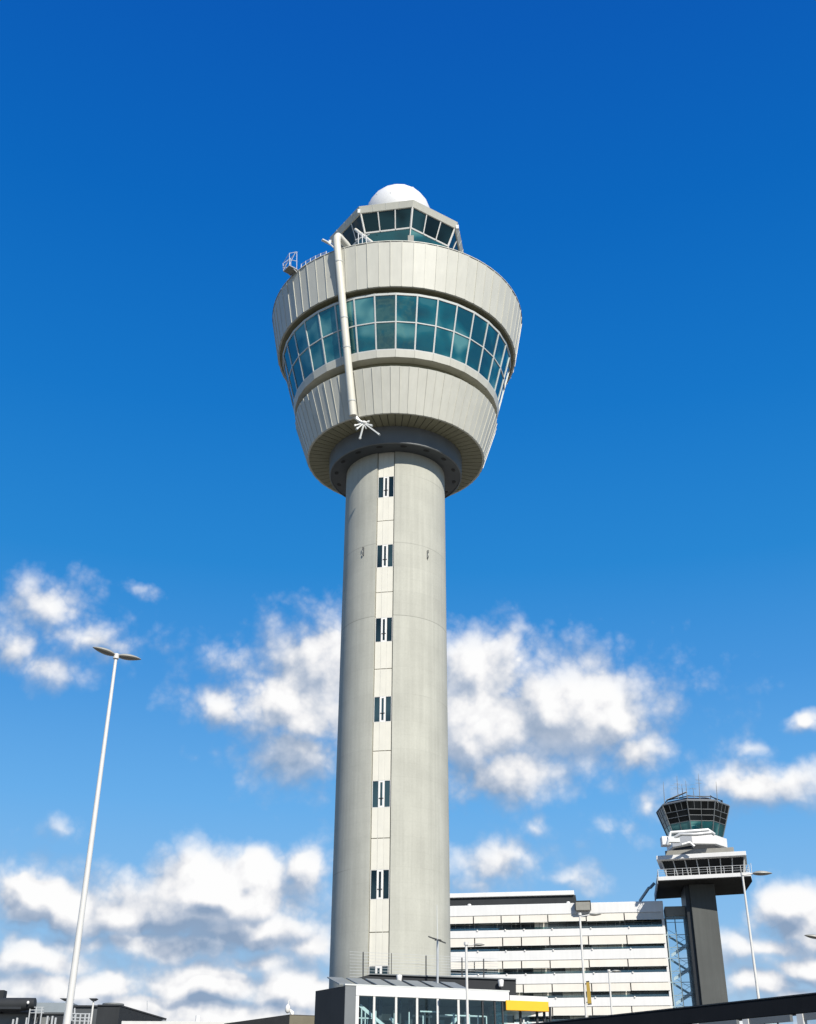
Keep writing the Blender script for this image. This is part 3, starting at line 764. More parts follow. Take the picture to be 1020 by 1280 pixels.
m = MB(); m.box(.745,PWD,-.03,.3,ZF,ZT-.002,PT); m.box(.745,.97,-.02,.22,0,ZF,PT); m.build('fascia', 'facwhite', pav, bevel=.02)
m = MB(); m.box(.8,PWD-.02,.305,12,ZF+.12,ZT-.05,PT); m.build('roof', 'charcoal', pav)
m = MB(); m.box(.98,PWD-.05,.35,12,ZF+.02,ZF+.1,PT); m.build('ceiling', 'midgrey', pav)
m = MB(); m.box(.9,PWD-.02,.3,12,6.6,6.95,PT); m.build('floor_slab', 'midgrey', pav)
m = MB(); m.box(.9,PWD,6.3,6.5,0,ZF+.01,PT); m.build('back_wall', 'charcoal', pav)
m = MB(); m.box(.9,PWD-.02,.25,.4,0,6.59,PT); m.build('lower_wall', 'midgrey', pav)
px_posts = [467.7, 495.2, 521.5, 547.3, 573.3]
ss = []
for px in px_posts:
    d = ray(px,1262); # intersect the front plane
    n_ = PV; t = (PC-CAM).dot(n_)/Vector((d.x,d.y,0)).dot(n_); P = CAM+d*t; ss.append((P-PC).dot(PU))
ss += [ss[-1]+1.7, ss[-1]+3.1, PWD-1.0]
for s in ss[:5]:
    MB().box(s-.075,s+.075,.0,.16,0,ZF,PT).build('post', 'pole', pav, bevel=.01)
for s in ss[5:]:
    MB().box(s-.05,s+.05,.04,.16,0,ZF,PT).build('mullion', 'dark_steel', pav)
prev = .97
for s in ss+[PWD-.05]:
    MB().box(prev+.08,s-.08,.1,.13,6.95,ZF-.02,PT).build('window', 'clear_teal', pav); prev = s
# things seen inside: steel bracing, door leaves, white lintels, stair stringers
m = MB()
for a_, b_ in (((1.2,.8,9.9),(2.9,.8,8.7)),((3.3,.9,9.2),(5.0,.9,7.7)),((6.9,.9,8.2),(8.0,.9,9.5)),((.99,1.0,8.5),(1.9,1.0,7.7)),((5.2,3,7.2),(6.6,3,8.7))):
    m.bar(PT(Vector(a_)), PT(Vector(b_)), .13, .2)
m.build('steel_brace', 'facwhite', pav)
m = MB()
for s, d, z0, z1 in ((1.5,1.2,6.95,9.6),(2.15,2.5,6.95,9.9),(4.2,3,6.95,9.9),(6.2,2.6,6.95,9.9),(9,2.4,6.95,9.9)): m.box(s-.06,s+.06,d,d+.12,z0,z1,PT)
for s0, s1, d in ((5.4,6.9,3.2),(7.2,8.4,2.6),(8.6,10,2.2)): m.box(s0,s1,d,d+.15,9.55,9.68,PT)

for s, z1 in ((1.35,9.7),(1.6,9.7),(2.3,9.6),(3.55,9.5),(4.55,9.6),(5.5,9.4),(6.55,9.7),(7.6,9.6),(8.7,9.6),(9.3,9.5),(9.9,9.5)): m.box(s-.035,s+.035,.75,.82,6.96,z1,PT)
m.box(1.05,2.3,.75,.81,9.1,9.17,PT); m.box(5.3,6.6,.75,.81,9.62,9.7,PT); m.box(7.0,9.9,.75,.81,9.45,9.53,PT)
m.build('interior_frame', 'facwhite', pav)
m = MB()
for s, d, w in ((1.95,1.0,.14),(2.75,1.3,.2),(4.05,1.1,.12),(4.9,1.5,.22),(6.0,1.0,.12),(8.2,1.2,.16)): m.box(s-w/2,s+w/2,d,d+.15,6.96,ZF,PT)
m.build('interior_column', 'dark_steel', pav)
m = MB()
for s0, s1, d, z0, z1 in ((1.7,2.05,1.6,7.0,9.6),(3.6,4.1,1.4,8.2,9.0),(5.2,5.6,4,7,9.4),(7.3,7.7,3,7,9.4),(8.0,8.25,2.4,7,9.8),(9.0,9.9,3.5,7,9.3)): m.box(s0,s1,d,d+.05,z0,z1,PT)
m.build('interior_glass_door', 'teal_steel', pav)
m = MB(); m.box(2.5,3.2,4.2,4.3,9.2,9.75,PT); m.box(3.7,4.4,4.5,4.6,9.4,9.8,PT); m.build('interior_board', 'awning', pav)
# slanted louvre slabs on the roof
for k in range(7):
    x0 = -.5+k*1.32
    m = MB()
    A = [PT(Vector((x0+.25,.5,ZT+.06))),PT(Vector((x0+1.22,.5,ZT+.06))),PT(Vector((x0+1.1,3.2,ZT+.78))),PT(Vector((x0+.05,3.2,ZT+.78)))]
    m.hexa(A, [p+Vector((0,0,.08)) for p in A])
    m.build('louvre', 'louvre', pav, bevel=.015)
# lower extension carrying the yellow sign
m = MB(); e = PWD; m.box(e+.02,e+2.75,-.1,6,ZF-.5,ZF+.38,PT); m.build('side_canopy', 'facwhite', pav, bevel=.02)
for s in (e+.9,e+2.1,e+2.62,e+3.05): MB().box(s-.07,s+.07,.3,.44,0,ZF-.51 if s<e+3 else ZF-.2,PT).build('mullion', 'dark_steel', pav)
MB().box(e-.9,e+1.9,.9,.94,6.0,ZF-.52,PT).build('window', 'clear_teal', pav)
m = MB(); m.box(e-.6,e+1.2,.4,.5,ZF-1.35,ZF-1.27,PT); m.box(e+1.1,e+1.2,.4,.5,6.5,ZF-1.0,PT); m.build('door_frame', 'frame', pav)
m = MB(); m.box(e+.9,e+3.1,.45,.55,ZF-1.45,ZF-1.3,PT); m.build('guard_rail', 'dark_steel', pav)
sg = thing('sign_panel', 'blank bright yellow sign panel under the white side canopy of the pavilion', 'sign', PT(Vector((e+1,-.2,ZF-.25))))
m = MB(); m.box(e-.32,e+2.72,-.25,-.12,ZF-.57,ZF+.05,PT); m.build('face', 'yellow', sg, bevel=.03)
m = MB(); m.box(e-.25,e+2.65,-.118,-.103,ZF-.52,ZF+.0,PT); m.build('backing', 'dark_steel', sg)

# dark plant room behind the pavilion roof
AN = Vector((-3.4, 86.0, 0))
an = thing('roof_annex', 'long charcoal roof annex standing between the pavilion and the round shaft', 'annex', AN)
q = [at(445,1223,86), at(462,1218.2,86.1), at(645,1224.8,86.65), at(645,1244,86.65), at(445,1236,86)]
m = MB(); m.loft([Vector(p) for p in q], [Vector(p)+Vector((0,5.5,0)) for p in q]); m.build('wall', 'charcoal', an)
m = MB(); m.bar(q[1]+Vector((0,-.05,.03)), q[2]+Vector((0,-.05,.03)), .16, .08); m.build('coping', 'grey_strip', an)
m = MB(); m.prism([(q[0].x+.3,86.4),(q[2].x-.2,87),(q[2].x-.2,91.5),(q[0].x+.3,91.5)], 0, q[3].z+.05); m.build('base', 'midgrey', an)
for i, (px, py) in enumerate(((499,1221),(626,1227))):
    p = at(px,py,85.7 if px<600 else 86.2)
    o = thing('spotlight', ['small white cone spotlight on the annex wall in front of the shaft','small white cone spotlight near the annex end above the yellow sign'][i], 'spotlight', p, 'annex spotlights')
    m = MB(); m.lathe([(.05,p.z-.35),(.16,p.z-.3),(.21,p.z+.05),(.19,p.z+.12),(.0,p.z+.14)], p.x, p.y, 14); m.build('shade', 'white', o, smooth=True)
    m = MB(); m.box(p.x-.05,p.x+.05,p.y,p.y+.5,p.z-.02,p.z+.06); m.build('bracket', 'dark_steel', o)

# wire fence on the annex roof
fe = thing('wire_fence', 'thin wire fence on dark posts along the annex roof', 'fence', at(454,1222,87.5))
posts = [(454,1190,1223),(489.3,1191.5,1216),(532.5,1194.5,1221),(577.4,1197,1222.5),(604.5,1198.5,1223)]
for px, ya, yb in posts:
    t_ = at(px,ya,87.5); b_ = at(px,yb,87.5); m = MB(); m.bar((b_.x,b_.y,11.6), t_, .085 if px!=489.3 else .05); m.build('post', 'dark_steel', fe)
m = MB()
for i in range(9):
    p = at(437,1189.5+i*3.9,87.5); q_ = at(622,1198.5+i*3.2,87.5); m.bar(p, q_, .02)
m.build('wire', 'galv', fe)

# mast aerial
p0, p1, p2 = at(547,1228,84.5), at(547,1174,84.5), at(546,1131,84.5)
ma = thing('mast_aerial', 'thin mast aerial with small crossarms on the pavilion roof', 'antenna', (p0.x,p0.y,ZT))
MB().tube([(p0.x,p0.y,ZT-.2), p0, p1], .075, 8).build('mast', 'galv', ma)
MB().tube([p1, p2], [.03,.018], 6).build('whip', 'frame', ma)
m = MB(); c = at(547,1175,84.5)
for d in (Vector((.75,.3,-.22)),Vector((-.2,.75,.1))): m.bar(c-d*.85, c+d*.75, .07)
m.bar(at(540,1172.5,84.5), at(552,1176,84.5), .09); m.build('crossarm', 'dark_steel', ma)

# ================================================================== black roadside canopy, lower right
K0, K1 = Vector((14.79,45,0)), Vector((6.5,56.1,0)); kd = (K0-K1).normalized(); kn = Vector((-kd.y,kd.x,0))
if kn.y < 0: kn = -kn
ZK = 1.7+45*.11108
can = thing('roadside_canopy', 'long black canopy edge running in from the lower right corner', 'canopy', K0)
def kp(s, d, z): return K0+kd*s+kn*d+Vector((0,0,z))
m = MB(); m.hexa([kp(-34,0,ZK-.6),kp(16,0,ZK-.6),kp(16,.5,ZK-.6),kp(-34,.5,ZK-.6)],[kp(-34,0,ZK),kp(16,0,ZK),kp(16,.5,ZK),kp(-34,.5,ZK)])
m.build('edge_beam', 'canopy_black', can, bevel=.03)
m = MB(); m.hexa([kp(-34,-.02,ZK+.004),kp(16,-.02,ZK+.004),kp(16,.52,ZK+.004),kp(-34,.52,ZK+.004)],[kp(-34,-.02,ZK+.05),kp(16,-.02,ZK+.05),kp(16,.52,ZK+.05),kp(-34,.52,ZK+.05)])
m.build('flashing', 'dark_steel', can)
def ks(px):    # position along the canopy of a photo column
    d = ray(px,1270); t = (K0-CAM).dot(kn)/Vector((d.x,d.y,0)).dot(kn); return (CAM+d*t-K0).dot(kd)
sA, sB = ks(936), ks(1004.5)
step = sB-sA
for k in range(-9, 6):
    s = sA+k*step
    MB().hexa([kp(s-.13,-.25,0),kp(s+.13,-.25,0),kp(s+.13,-.02,0),kp(s-.13,-.02,0)],[kp(s-.13,-.25,ZK-.63),kp(s+.13,-.25,ZK-.63),kp(s+.13,-.02,ZK-.63),kp(s-.13,-.02,ZK-.63)]).build('post', 'pole', can)
    a_, b_ = s+.15, s+step-.45
    MB().hexa([kp(a_,-.2,ZK-.84),kp(b_,-.2,ZK-.84),kp(b_,-.03,ZK-.84),kp(a_,-.03,ZK-.84)],[kp(a_,-.2,ZK-.62),kp(b_,-.2,ZK-.62),kp(b_,-.03,ZK-.62),kp(a_,-.03,ZK-.62)]).build('grey_beam', 'grey_strip', can)
    MB().hexa([kp(a_,-.08,1.2),kp(b_,-.08,1.2),kp(b_,-.05,1.2),kp(a_,-.05,1.2)],[kp(a_,-.08,ZK-.845),kp(b_,-.08,ZK-.845),kp(b_,-.05,ZK-.845),kp(a_,-.05,ZK-.845)]).build('pane', 'clear', can)
    m = MB()
    for q in (.33,.66): m.bar(kp(a_+(b_-a_)*q,-.12,0), kp(a_+(b_-a_)*q,-.12,ZK-.845), .05)
    m.build('mullion', 'dark_steel', can)

# ================================================================== lamps
def head(root, p, d, ln, wd, tilt, drop=0):
    """leaf-shaped lantern pointing along d from p; shell and lens as parts"""
    d = Vector(d).normalized(); side = Vector((-d.y,d.x,0)); up_ = Vector((0,0,1)); dd = (d+up_*tilt).normalized(); uu = side.cross(dd)*-1
    if uu.z < 0: uu = -uu
    c = Vector(p)+dd*ln*.5
    sh = MB(); le = MB(); n = 14
    def prof(t): return (math.sin(PI*min(1,t*1.02))**.62)*(1-.35*(t-.55)) if 0 < t < 1 else .03
    rings = []; rl = []
    for i in range(n+1):
        t = i/n; w = wd*.5*prof(t)+.012; h = wd*.30*prof(t)+.01; cc = Vector(p)+dd*ln*t
        rings.append([cc+side*w*math.cos(a)+uu*h*math.sin(a) for a in [PI*k/8 for k in range(9)]])
        rl.append([cc+side*w*.97*math.cos(a)-uu*h*.75*math.sin(a) for a in [PI*k/8 for k in range(9)]])
    for mb, rr in ((sh,rings),(le,rl)):
        V = [v for r_ in rr for v in r_]; Fs = [(i*9+k,i*9+k+1,(i+1)*9+k+1,(i+1)*9+k) for i in range(n) for k in range(8)]
        mb.add(V, Fs)
    s_ = sh.build('lamp_head', 'lampshell', root, smooth=True, autos=R(60)); le.build('lens', 'lens', s_, smooth=True, autos=R(60)); return s_
def mast(root, x, y, h, r0=.125, r1=.055):
    MB().tube([(x,y,0),(x,y,h*.12),(x,y,h*.5),(x,y,h)], [r0*1.05,r0,(r0+r1)/2,r1], 20).build('pole', 'pole', root, smooth=True)
    MB().tube([(x,y,0),(x,y,.9)], r0*1.35, 16).build('base_sleeve', 'galv', root, smooth=True)
    MB().tube([(x,y,h-.02),(x,y,h+.16)], r1*1.9, 12).build('collar', 'pole', root, smooth=True)
GL = 'street lamps'
# left twin-headed lamp
x, y = -10.44, 39.0; h = 17.1
o = thing('street_lamp', 'tall slim white lamp post with two leaf-shaped heads', 'street lamp', (x,y,0), GL); mast(o,x,y,h,.135,.055)
d = Vector((math.cos(R(26)), math.sin(R(26)), 0)); p = Vector((x,y,h+.1))
head(o, p-d*.02, -d, .86, .34, .2); head(o, p+d*.02, d, .88, .34, .02)
# right lamp in front of the square tower
x, y = 21.17, 75.0; h = 16.95
o = thing('street_lamp', 'white lamp post rising behind the black canopy in front of the square tower', 'street lamp', (x,y,0), GL); mast(o,x,y,h,.125,.06)
MB().tube([(x,y,h),(x+.65,y-.05,h+.1)], .045, 8).build('arm', 'pole', o); head(o,(x+.6,y-.05,h+.1),(1,-.1,0),1.25,.5,.0)
MB().tube([(x+.6,y,h),(x+.62,y,h+.75)], .02, 6).build('spike', 'galv', o)
# lamp by the pavilion
x, y = 4.13, 78.0; h = at(582,1181,78).z
x = at(583.5,1225,78).x
o = thing('street_lamp', 'white lamp post standing in front of the glazed pavilion', 'street lamp', (x,y,0), GL); mast(o,x,y,h,.10,.075)
MB().tube([(x,y,h-.05),(x+.5,y,h+.0)], .04, 8).build('arm', 'pole', o); head(o,(x+.45,y,h),(1,.1,0),.75,.3,.02)
# tall lamp against the office block, carries the ochre banner
x, y = 13.2, 92.0; h = 17.4
o = thing('street_lamp', 'tall white lamp post with a hanging ochre sign against the office block', 'street lamp', (x,y,0), GL); mast(o,x,y,h,.11,.075)
ha = at(737,1143.5,92); MB().tube([(x,y,h-.1),(ha.x,y,ha.z)], .04, 8).build('arm', 'pole', o); head(o,(ha.x-.05,y,ha.z),(1,.0,0),.95,.36,.04)
sgn = thing('banner_sign', 'narrow blank ochre sign hanging on the tall lamp post', 'sign', (x+.45,y-.1,at(735,1240,92).z))
A = [at(732.8,1228,91.8), at(736.6,1227.5,91.8), at(739.6,1254,91.8), at(734.6,1254.5,91.8)]
MB().hexa(A,[p+Vector((0,.08,0)) for p in A]).build('face', 'ochre', sgn)
m = MB(); m.bar(A[0]+Vector((0,.04,.05)), A[1]+Vector((0,.04,.05)), .08); m.bar(A[3]+Vector((0,.04,-.05)), A[2]+Vector((0,.04,-.05)), .08); zq=A[0].z-.1; m.bar((x,y,zq),(A[0].x,y-.1,zq),.05); zq=A[3].z+.1; m.bar((x,y,zq),(A[3].x,y-.1,zq),.05)
e0_ = at(729.3,1229,91.9); e1_ = at(730.8,1255,91.9); m.bar(e0_, e1_, .06); m.build('holder', 'dark_steel', sgn)
# short lamp before the office block
x, y = 20.5, 125.0; h = 17.6
o = thing('street_lamp', 'small far lamp post before the white bands near the stair tower', 'street lamp', (x,y,0), GL); mast(o,x,y,h,.11,.09)
MB().tube([(x,y,h-.1),(x+.35,y,h)], .05, 8).build('arm', 'pole', o); head(o,(x+.25,y,h),(1,0,0),1.0,.4,.03)
# lamp whose post stands outside the picture
p = at(1004.5,1169,100); x, y, h = p.x+2.4, 100.0, p.z-.35
o = thing('street_lamp', 'lamp head on an arm reaching in from beyond the sky at the far right', 'street lamp', (x,y,0), GL); mast(o,x,y,h,.12,.06)
MB().tube([(x,y,h-.1),(x-1.0,y,h+.12)], .04, 8).build('arm', 'pole', o); head(o,(x-.95,y,h+.12),(-1,.0,0),1.42,.6,.16)
# two T-headed lamps far left
for px, w, lab in ((117.5,.3,'short T-headed lamp beside the dark flat-roofed hall'),(84,.5,'T-headed lamp partly hidden behind the tall twin-headed lamp post')):
    p = at(px,1249.5,98); b_ = at(px-3.2,1280,98); x, y, h = p.x-.02, 98.0, p.z
    o = thing('street_lamp', lab, 'street lamp', (x,y,0), 'T-headed lamps')
    MB().tube([(x,y,0),(x,y,h-.05)], [.11,.07], 12).build('pole', 'pole', o, smooth=True)
    m = MB(); m.hexa([Vector((x-w*.4,y-.2,h-.1)),Vector((x+w*.4,y-.2,h-.1)),Vector((x+w*.4,y+.2,h-.1)),Vector((x-w*.4,y+.2,h-.1))],[Vector((x-w,y-.35,h+.06)),Vector((x+w,y-.35,h+.06)),Vector((x+w,y+.35,h+.06)),Vector((x-w,y+.35,h+.06))])
    m.build('lamp_head', 'charcoal2', o)

# ================================================================== low buildings at the left
def at2(px, py, Y): return at(px, py, Y)
LB = at(45,1270,120); 
gb = thing('service_building', 'grey service building with a dark duct lying along its roof', 'building', (LB.x,LB.y,0))
x0, x1 = at(-30,1260,120).x, at(91,1260,120).x; zt_ = at(60,1253.6,120).z
m = MB(); m.box(x0,x1,120,134,0,zt_-.9); m.build('wall', 'midgrey', gb)
m = MB(); m.box(x0,x1,119.8,134,zt_-.89,zt_); m.build('fascia', 'bluegrey', gb)
m = MB(); z_ = at(40,1266.5,119.8).z; m.box(x0,x1,119.7,119.95,z_-.08,z_+.08); m.build('string_course', 'charcoal2', gb)
m = MB(); pts = [at(-12,1256,118.6),at(24,1256,118.6),at(34,1255,118.6),at(44,1254.5,118.6)]; m.tube(pts, [.62,.62,.55,.5], 16)
m.build('duct', 'charcoal', gb, smooth=True, autos=R(50))
m = MB(); m.box(at(-5,1260,118.2).x,at(27,1260,118.2).x,118,119.6,at(0,1261.5,118.2).z,at(0,1258.5,118.2).z); m.build('duct_cradle', 'dark_steel', gb)
m = MB(); p = at(35,1253.2,117.9); m.ellip(p, Vector((.13,0,0)), Vector((0,.1,0)), Vector((0,0,.15)), 10, 6); m.build('duct_lamp', 'white', gb)
m = MB(); p = at(-2,1246,119); m.box(p.x-.6,p.x+.45,119,120,zt_-1,p.z+.6); m.build('chimney', 'charcoal', gb)
m = MB()
for px in (38,46,53): m.bar(at(px,1259,118.4), Vector((at(px,1270,118.4).x,118.4,4)), .1)
for py in (1259,1262.5,1266): m.bar(at(38,py,118.4), at(55,py,118.4), .06)
m.build('railing', 'galv', gb)
m = MB()
for a_, b_ in ((41,46),(48,52)): m.box(at(a_,1270,119.6).x, at(b_,1270,119.6).x, 119.6, 119.8, at(a_,1274,119.6).z, at(a_,1266.8,119.6).z)
m.box(at(63,1270,119.5).x, at(82,1270,119.5).x, 119.5, 119.8, 3, at(63,1270,119.5).z); m.build('opening', 'dark_steel', gb)
m = MB()
for px in (17,22,34,60,66,70): m.bar(at(px,1270+(px%3)*2,118.9), Vector((at(px,1275,118.9).x,118.9,4)), .16)
m.build('vent_pipe', 'galv', gb)
# dark hall with white rail front
HX0, HX1, HX2 = at(91.5,1258,110).x, at(150,1258,106).x, at(197,1266,112).x
hz0 = at(92,1257.3,110).z; hz1 = at(150,1257,106).z; hz2 = at(196,1266,112.5).z
dh = thing('dark_hall', 'charcoal flat-roofed hall with a round vent on its roof', 'building', (at(140,1270,108).x,108,0))
c0, c1, c2 = at(122,1258.5,106), at(150,1257.2,106), at(196.5,1266,113)
hz = c1.z
q0 = Vector((c0.x,106,0)); q1 = Vector((c1.x,106,0)); q2 = Vector((c2.x,117.5,0)); q3 = Vector((c0.x,118,0))
m = MB(); m.prism([q0,q1,q2,q3], 0, hz); m.build('wall', 'charcoal', dh)
m = MB(); a_ = at(91.5,1258.5,111); m.box(a_.x,c0.x-.01,111,116,0,a_.z); m.build('recessed_wall', 'charcoal2', dh)
m = MB(); m.bar(Vector((a_.x,110.9,a_.z+.05)), Vector((c0.x-.02,110.9,a_.z+.05)), .14); m.bar(Vector((q0.x,105.95,hz+.03)), Vector((q1.x,105.95,hz+.03)), .1); m.bar(Vector((q1.x,106.0,hz+.03)), Vector((q2.x,q2.y,hz+.03)), .1); m.build('coping', 'dark_steel', dh)
vc = at(138,1258,110); vt = at(138,1253.2,110); r_ = (at(151,1256,110).x-at(125,1256,110).x)/2
MB().lathe([(r_,vc.z-.5),(r_,vt.z-.15),(r_*1.03,vt.z-.12),(r_*1.03,vt.z),(0,vt.z)], vc.x, 111, 28).build('roof_vent', 'midgrey', dh, smooth=True, autos=R(40))
m = MB()
for px in (95,101,107,112): m.bar(at(px,1266.5+(px%2)*1.5,109.8), Vector((at(px,1275,109.8).x,109.8,3)), .13)
for py in (1267,1272,1276): m.bar(at(91,py,109.8), at(113,py+.4,109.8), .08)
for px in (90,93.5): m.bar(at(px,1260,109.9), at(px,1276,109.9), .1)
m.build('railing', 'galv', dh)
m = MB(); m.tube([at(184,1263,112), at(184,1251,112)], .03, 6); m.build('roof_aerial', 'galv', dh)
# white flat roof and brown-edged building
w0, w1 = at(152,1276.3,95), at(290,1276,95)
wr = thing('flat_roof_building', 'low building with a pale flat roof edge between the dark hall and the brown roof', 'building', ((w0.x+w1.x)/2,95,0))
MB().box(w0.x,w1.x,95,104,w0.z-.25,w0.z).build('roof_edge', 'pole', wr, bevel=.02)
MB().box(w0.x+.1,w1.x-.1,95.1,104,0,w0.z-.26).build('wall', 'midgrey', wr)
p = at(247,1275,97); m = MB(); m.tube([(p.x,97,w0.z-.05),(p.x,97,at(247,1269.5,97).z)], .17, 12); m.build('flue', 'white', wr, smooth=True)
p = at(205,1275,97); m = MB(); m.ellip((p.x,97,w0.z+.1), Vector((.22,0,0)), Vector((0,.22,0)), Vector((0,0,.2)), 10, 6); m.build('roof_cowl', 'midgrey', wr)
b0_, b1_, b2_ = at(262,1282,108), at(362,1268,88), at(396,1269.2,86.5)
bz = b1_.z
br = thing('brown_roof_building', 'low brown-edged building with a pale sunlit end beside the pavilion', 'building', (b1_.x,b1_.y,0))
kL = ray(262,1282); tL = (bz-CAM.z)/kL.z; BLp = CAM+kL*tL
kR = ray(398,1269.4); tR = (bz-CAM.z)/kR.z; BRp = CAM+kR*tR
dirL = (BLp-b1_); dirR = (BRp-b1_)
far = BLp+Vector((6,6,0))
m = MB(); m.prism([b1_,BRp,BRp+Vector((0,8,0)),far,BLp], bz-1.4, bz); m.build('roof', 'brownroof', br)
nR = Vector((dirR.y,-dirR.x,0)).normalized(); nR = nR if nR.y<0 else -nR
m = MB(); m.prism([b1_+nR*.04, BRp+nR*.04, BRp+nR*.004, b1_+nR*.004], 0, bz-.06); m.build('end_wall', 'tanwall', br)
m = MB(); m.prism([b1_+Vector((0,.3,0)),BRp+Vector((0,.3,0)),BRp+Vector((0,7,0)),far,BLp+Vector((.4,.4,0))], 0, bz-1.41); m.build('wall', 'tanwall', br)
p = at(359.5,1262,88.5)
dc = thing('dome_camera', 'white dome camera on a short bracket on the brown roof corner', 'camera', (p.x,88.5,bz))
m = MB(); m.ellip(p+Vector((0,0,.05)), Vector((.19,0,0)), Vector((0,.19,0)), Vector((0,0,.30)), 12, 8); m.build('housing', 'white', dc, smooth=True)
m = MB(); m.tube([p+Vector((.02,0,.3)), p+Vector((.06,0,.62))], .04, 8); m.tube([p+Vector((.1,.1,.05)), p+Vector((.32,.1,-.2)), Vector((p.x+.32,88.6,bz))], [.06,.16,.16], 10); m.build('bracket', 'white', dc, smooth=True)

# ================================================================== ground
def sheet(name, pts, z, mt):
    m = MB().add([(x,y,z) for x,y in pts], [tuple(range(len(pts)))]); return struct(m.build(name, mt, recalc=False))
sheet('ground', [(-6000,-6000),(6000,-6000),(6000,6000),(-6000,6000)], 0, 'ground')
sheet('paving', [(-40,-15),(40,-15),(60,200),(-60,200)], .004, 'paving')
sheet('road', [(-200,12),(200,12),(200,26),(-200,26)], .008, 'asphalt')
for yy in (11.7, 26.0):
    struct(MB().box(-200,200,yy,yy+.3,0,.13).build('kerb', 'paving'))
m = MB()
for k in range(-33,33): m.add([(k*6,18.93,.012),(k*6+3,18.93,.012),(k*6+3,19.07,.012),(k*6,19.07,.012)], [(0,1,2,3)])
struct(m.build('road_markings', 'marking', recalc=False))
BLOBS = [(0.13, 0.333, 0.1146, 0.0522, 0.72), (-0.179, 0.17, 0.1173, 0.0343, 0.78), (-0.1, 0.337, 0.0789, 0.0443, 0.62), (-0.324, 0.399, 0.0396, 0.0233, 0.56), (-0.281, 0.381, 0.0612, 0.017, 0.5), (-0.319, 0.354, 0.0388, 0.0167, 0.48), (-0.35, 0.366, 0.0263, 0.0216, 0.5), (-0.251, 0.424, 0.0128, 0.006, 0.22), (-0.163, 0.331, 0.0409, 0.0225, 0.6), (-0.158, 0.366, 0.0345, 0.0201, 0.42), (-0.083, 0.371, 0.0526, 0.0461, 0.9), (-0.1, 0.333, 0.0608, 0.0402, 0.82), (-0.097, 0.297, 0.0548, 0.0304, 0.58), (0.066, 0.367, 0.0566, 0.0366, 1.0), (0.062, 0.325, 0.0709, 0.0497, 1.0), (0.13, 0.33, 0.063, 0.0427, 0.95), (0.168, 0.33, 0.0526, 0.0385, 0.9), (0.2, 0.299, 0.0338, 0.0208, 0.66), (0.085, 0.28, 0.0621, 0.0276, 0.72), (0.229, 0.343, 0.0165, 0.0079, 0.3), (0.107, 0.374, 0.0116, 0.0081, 0.5), (-0.154, 0.182, 0.0775, 0.0347, 1.15), (-0.122, 0.197, 0.0345, 0.0251, 1.1), (-0.08, 0.202, 0.0227, 0.0265, 0.8), (-0.178, 0.195, 0.0261, 0.0186, 1.0), (-0.288, 0.167, 0.0587, 0.0225, 1.05), (-0.305, 0.175, 0.0336, 0.0142, 0.95), (-0.231, 0.159, 0.0441, 0.0204, 0.85), (-0.116, 0.151, 0.0781, 0.0207, 0.8), (-0.198, 0.14, 0.1213, 0.0142, 0.65), (-0.288, 0.126, 0.0544, 0.0149, 0.75), (-0.164, 0.113, 0.0631, 0.0188, 0.95), (-0.258, 0.107, 0.0669, 0.0148, 0.85), (-0.091, 0.108, 0.0446, 0.02, 0.85), (-0.199, 0.095, 0.0931, 0.0172, 0.8), (-0.3, 0.092, 0.047, 0.0145, 0.85), (-0.07, 0.14, 0.0389, 0.0206, 0.65), (-0.114, 0.127, 0.0513, 0.0143, 0.55), (-0.264, 0.086, 0.1028, 0.0157, 0.85), (-0.112, 0.089, 0.1136, 0.0139, 0.85), (-0.191, 0.074, 0.2492, 0.0146, 0.8), (0.243, 0.08, 0.1694, 0.0123, 0.6), (0.072, 0.212, 0.0429, 0.0203, 0.58), (0.109, 0.238, 0.0176, 0.0096, 0.36), (0.164, 0.228, 0.0106, 0.0101, 0.27), (0.194, 0.232, 0.0236, 0.0101, 0.27), (-0.281, 0.225, 0.0165, 0.0086, 0.22), (0.055, 0.196, 0.04, 0.0126, 0.3), (0.292, 0.26, 0.0718, 0.0175, 0.7), (0.321, 0.262, 0.0342, 0.0149, 0.6), (0.301, 0.289, 0.0167, 0.0076, 0.3), (0.347, 0.306, 0.0151, 0.0087, 0.7), (0.216, 0.25, 0.0158, 0.0216, 0.4), (0.306, 0.164, 0.0369, 0.0212, 1.0), (0.313, 0.151, 0.0411, 0.0151, 0.85), (0.281, 0.139, 0.0533, 0.014, 0.6), (0.309, 0.127, 0.0435, 0.0126, 0.8), (0.275, 0.114, 0.0354, 0.0126, 0.75), (0.306, 0.104, 0.0346, 0.009, 0.7), (0.141, 0.194, 0.0262, 0.0087, 0.4)]
GREYS = [(-0.196, 0.152, 0.0832, 0.0078, 0.5), (-0.157, 0.17, 0.0259, 0.0091, 0.7), (-0.115, 0.146, 0.0713, 0.009, 0.75), (-0.285, 0.145, 0.055, 0.0058, 0.6), (-0.175, 0.139, 0.0766, 0.0053, 0.5), (0.078, 0.277, 0.0553, 0.0157, 0.5), (-0.115, 0.293, 0.0559, 0.0263, 0.35), (0.304, 0.151, 0.0413, 0.0064, 0.7), (-0.164, 0.117, 0.0568, 0.0041, 0.5), (0.094, 0.338, 0.0356, 0.008, 0.22), (0.128, 0.314, 0.0279, 0.0079, 0.22), (0.299, 0.117, 0.035, 0.0045, 0.5), (-0.153, 0.099, 0.0754, 0.004, 0.5), (-0.29, 0.18, 0.0185, 0.0071, 0.3)]
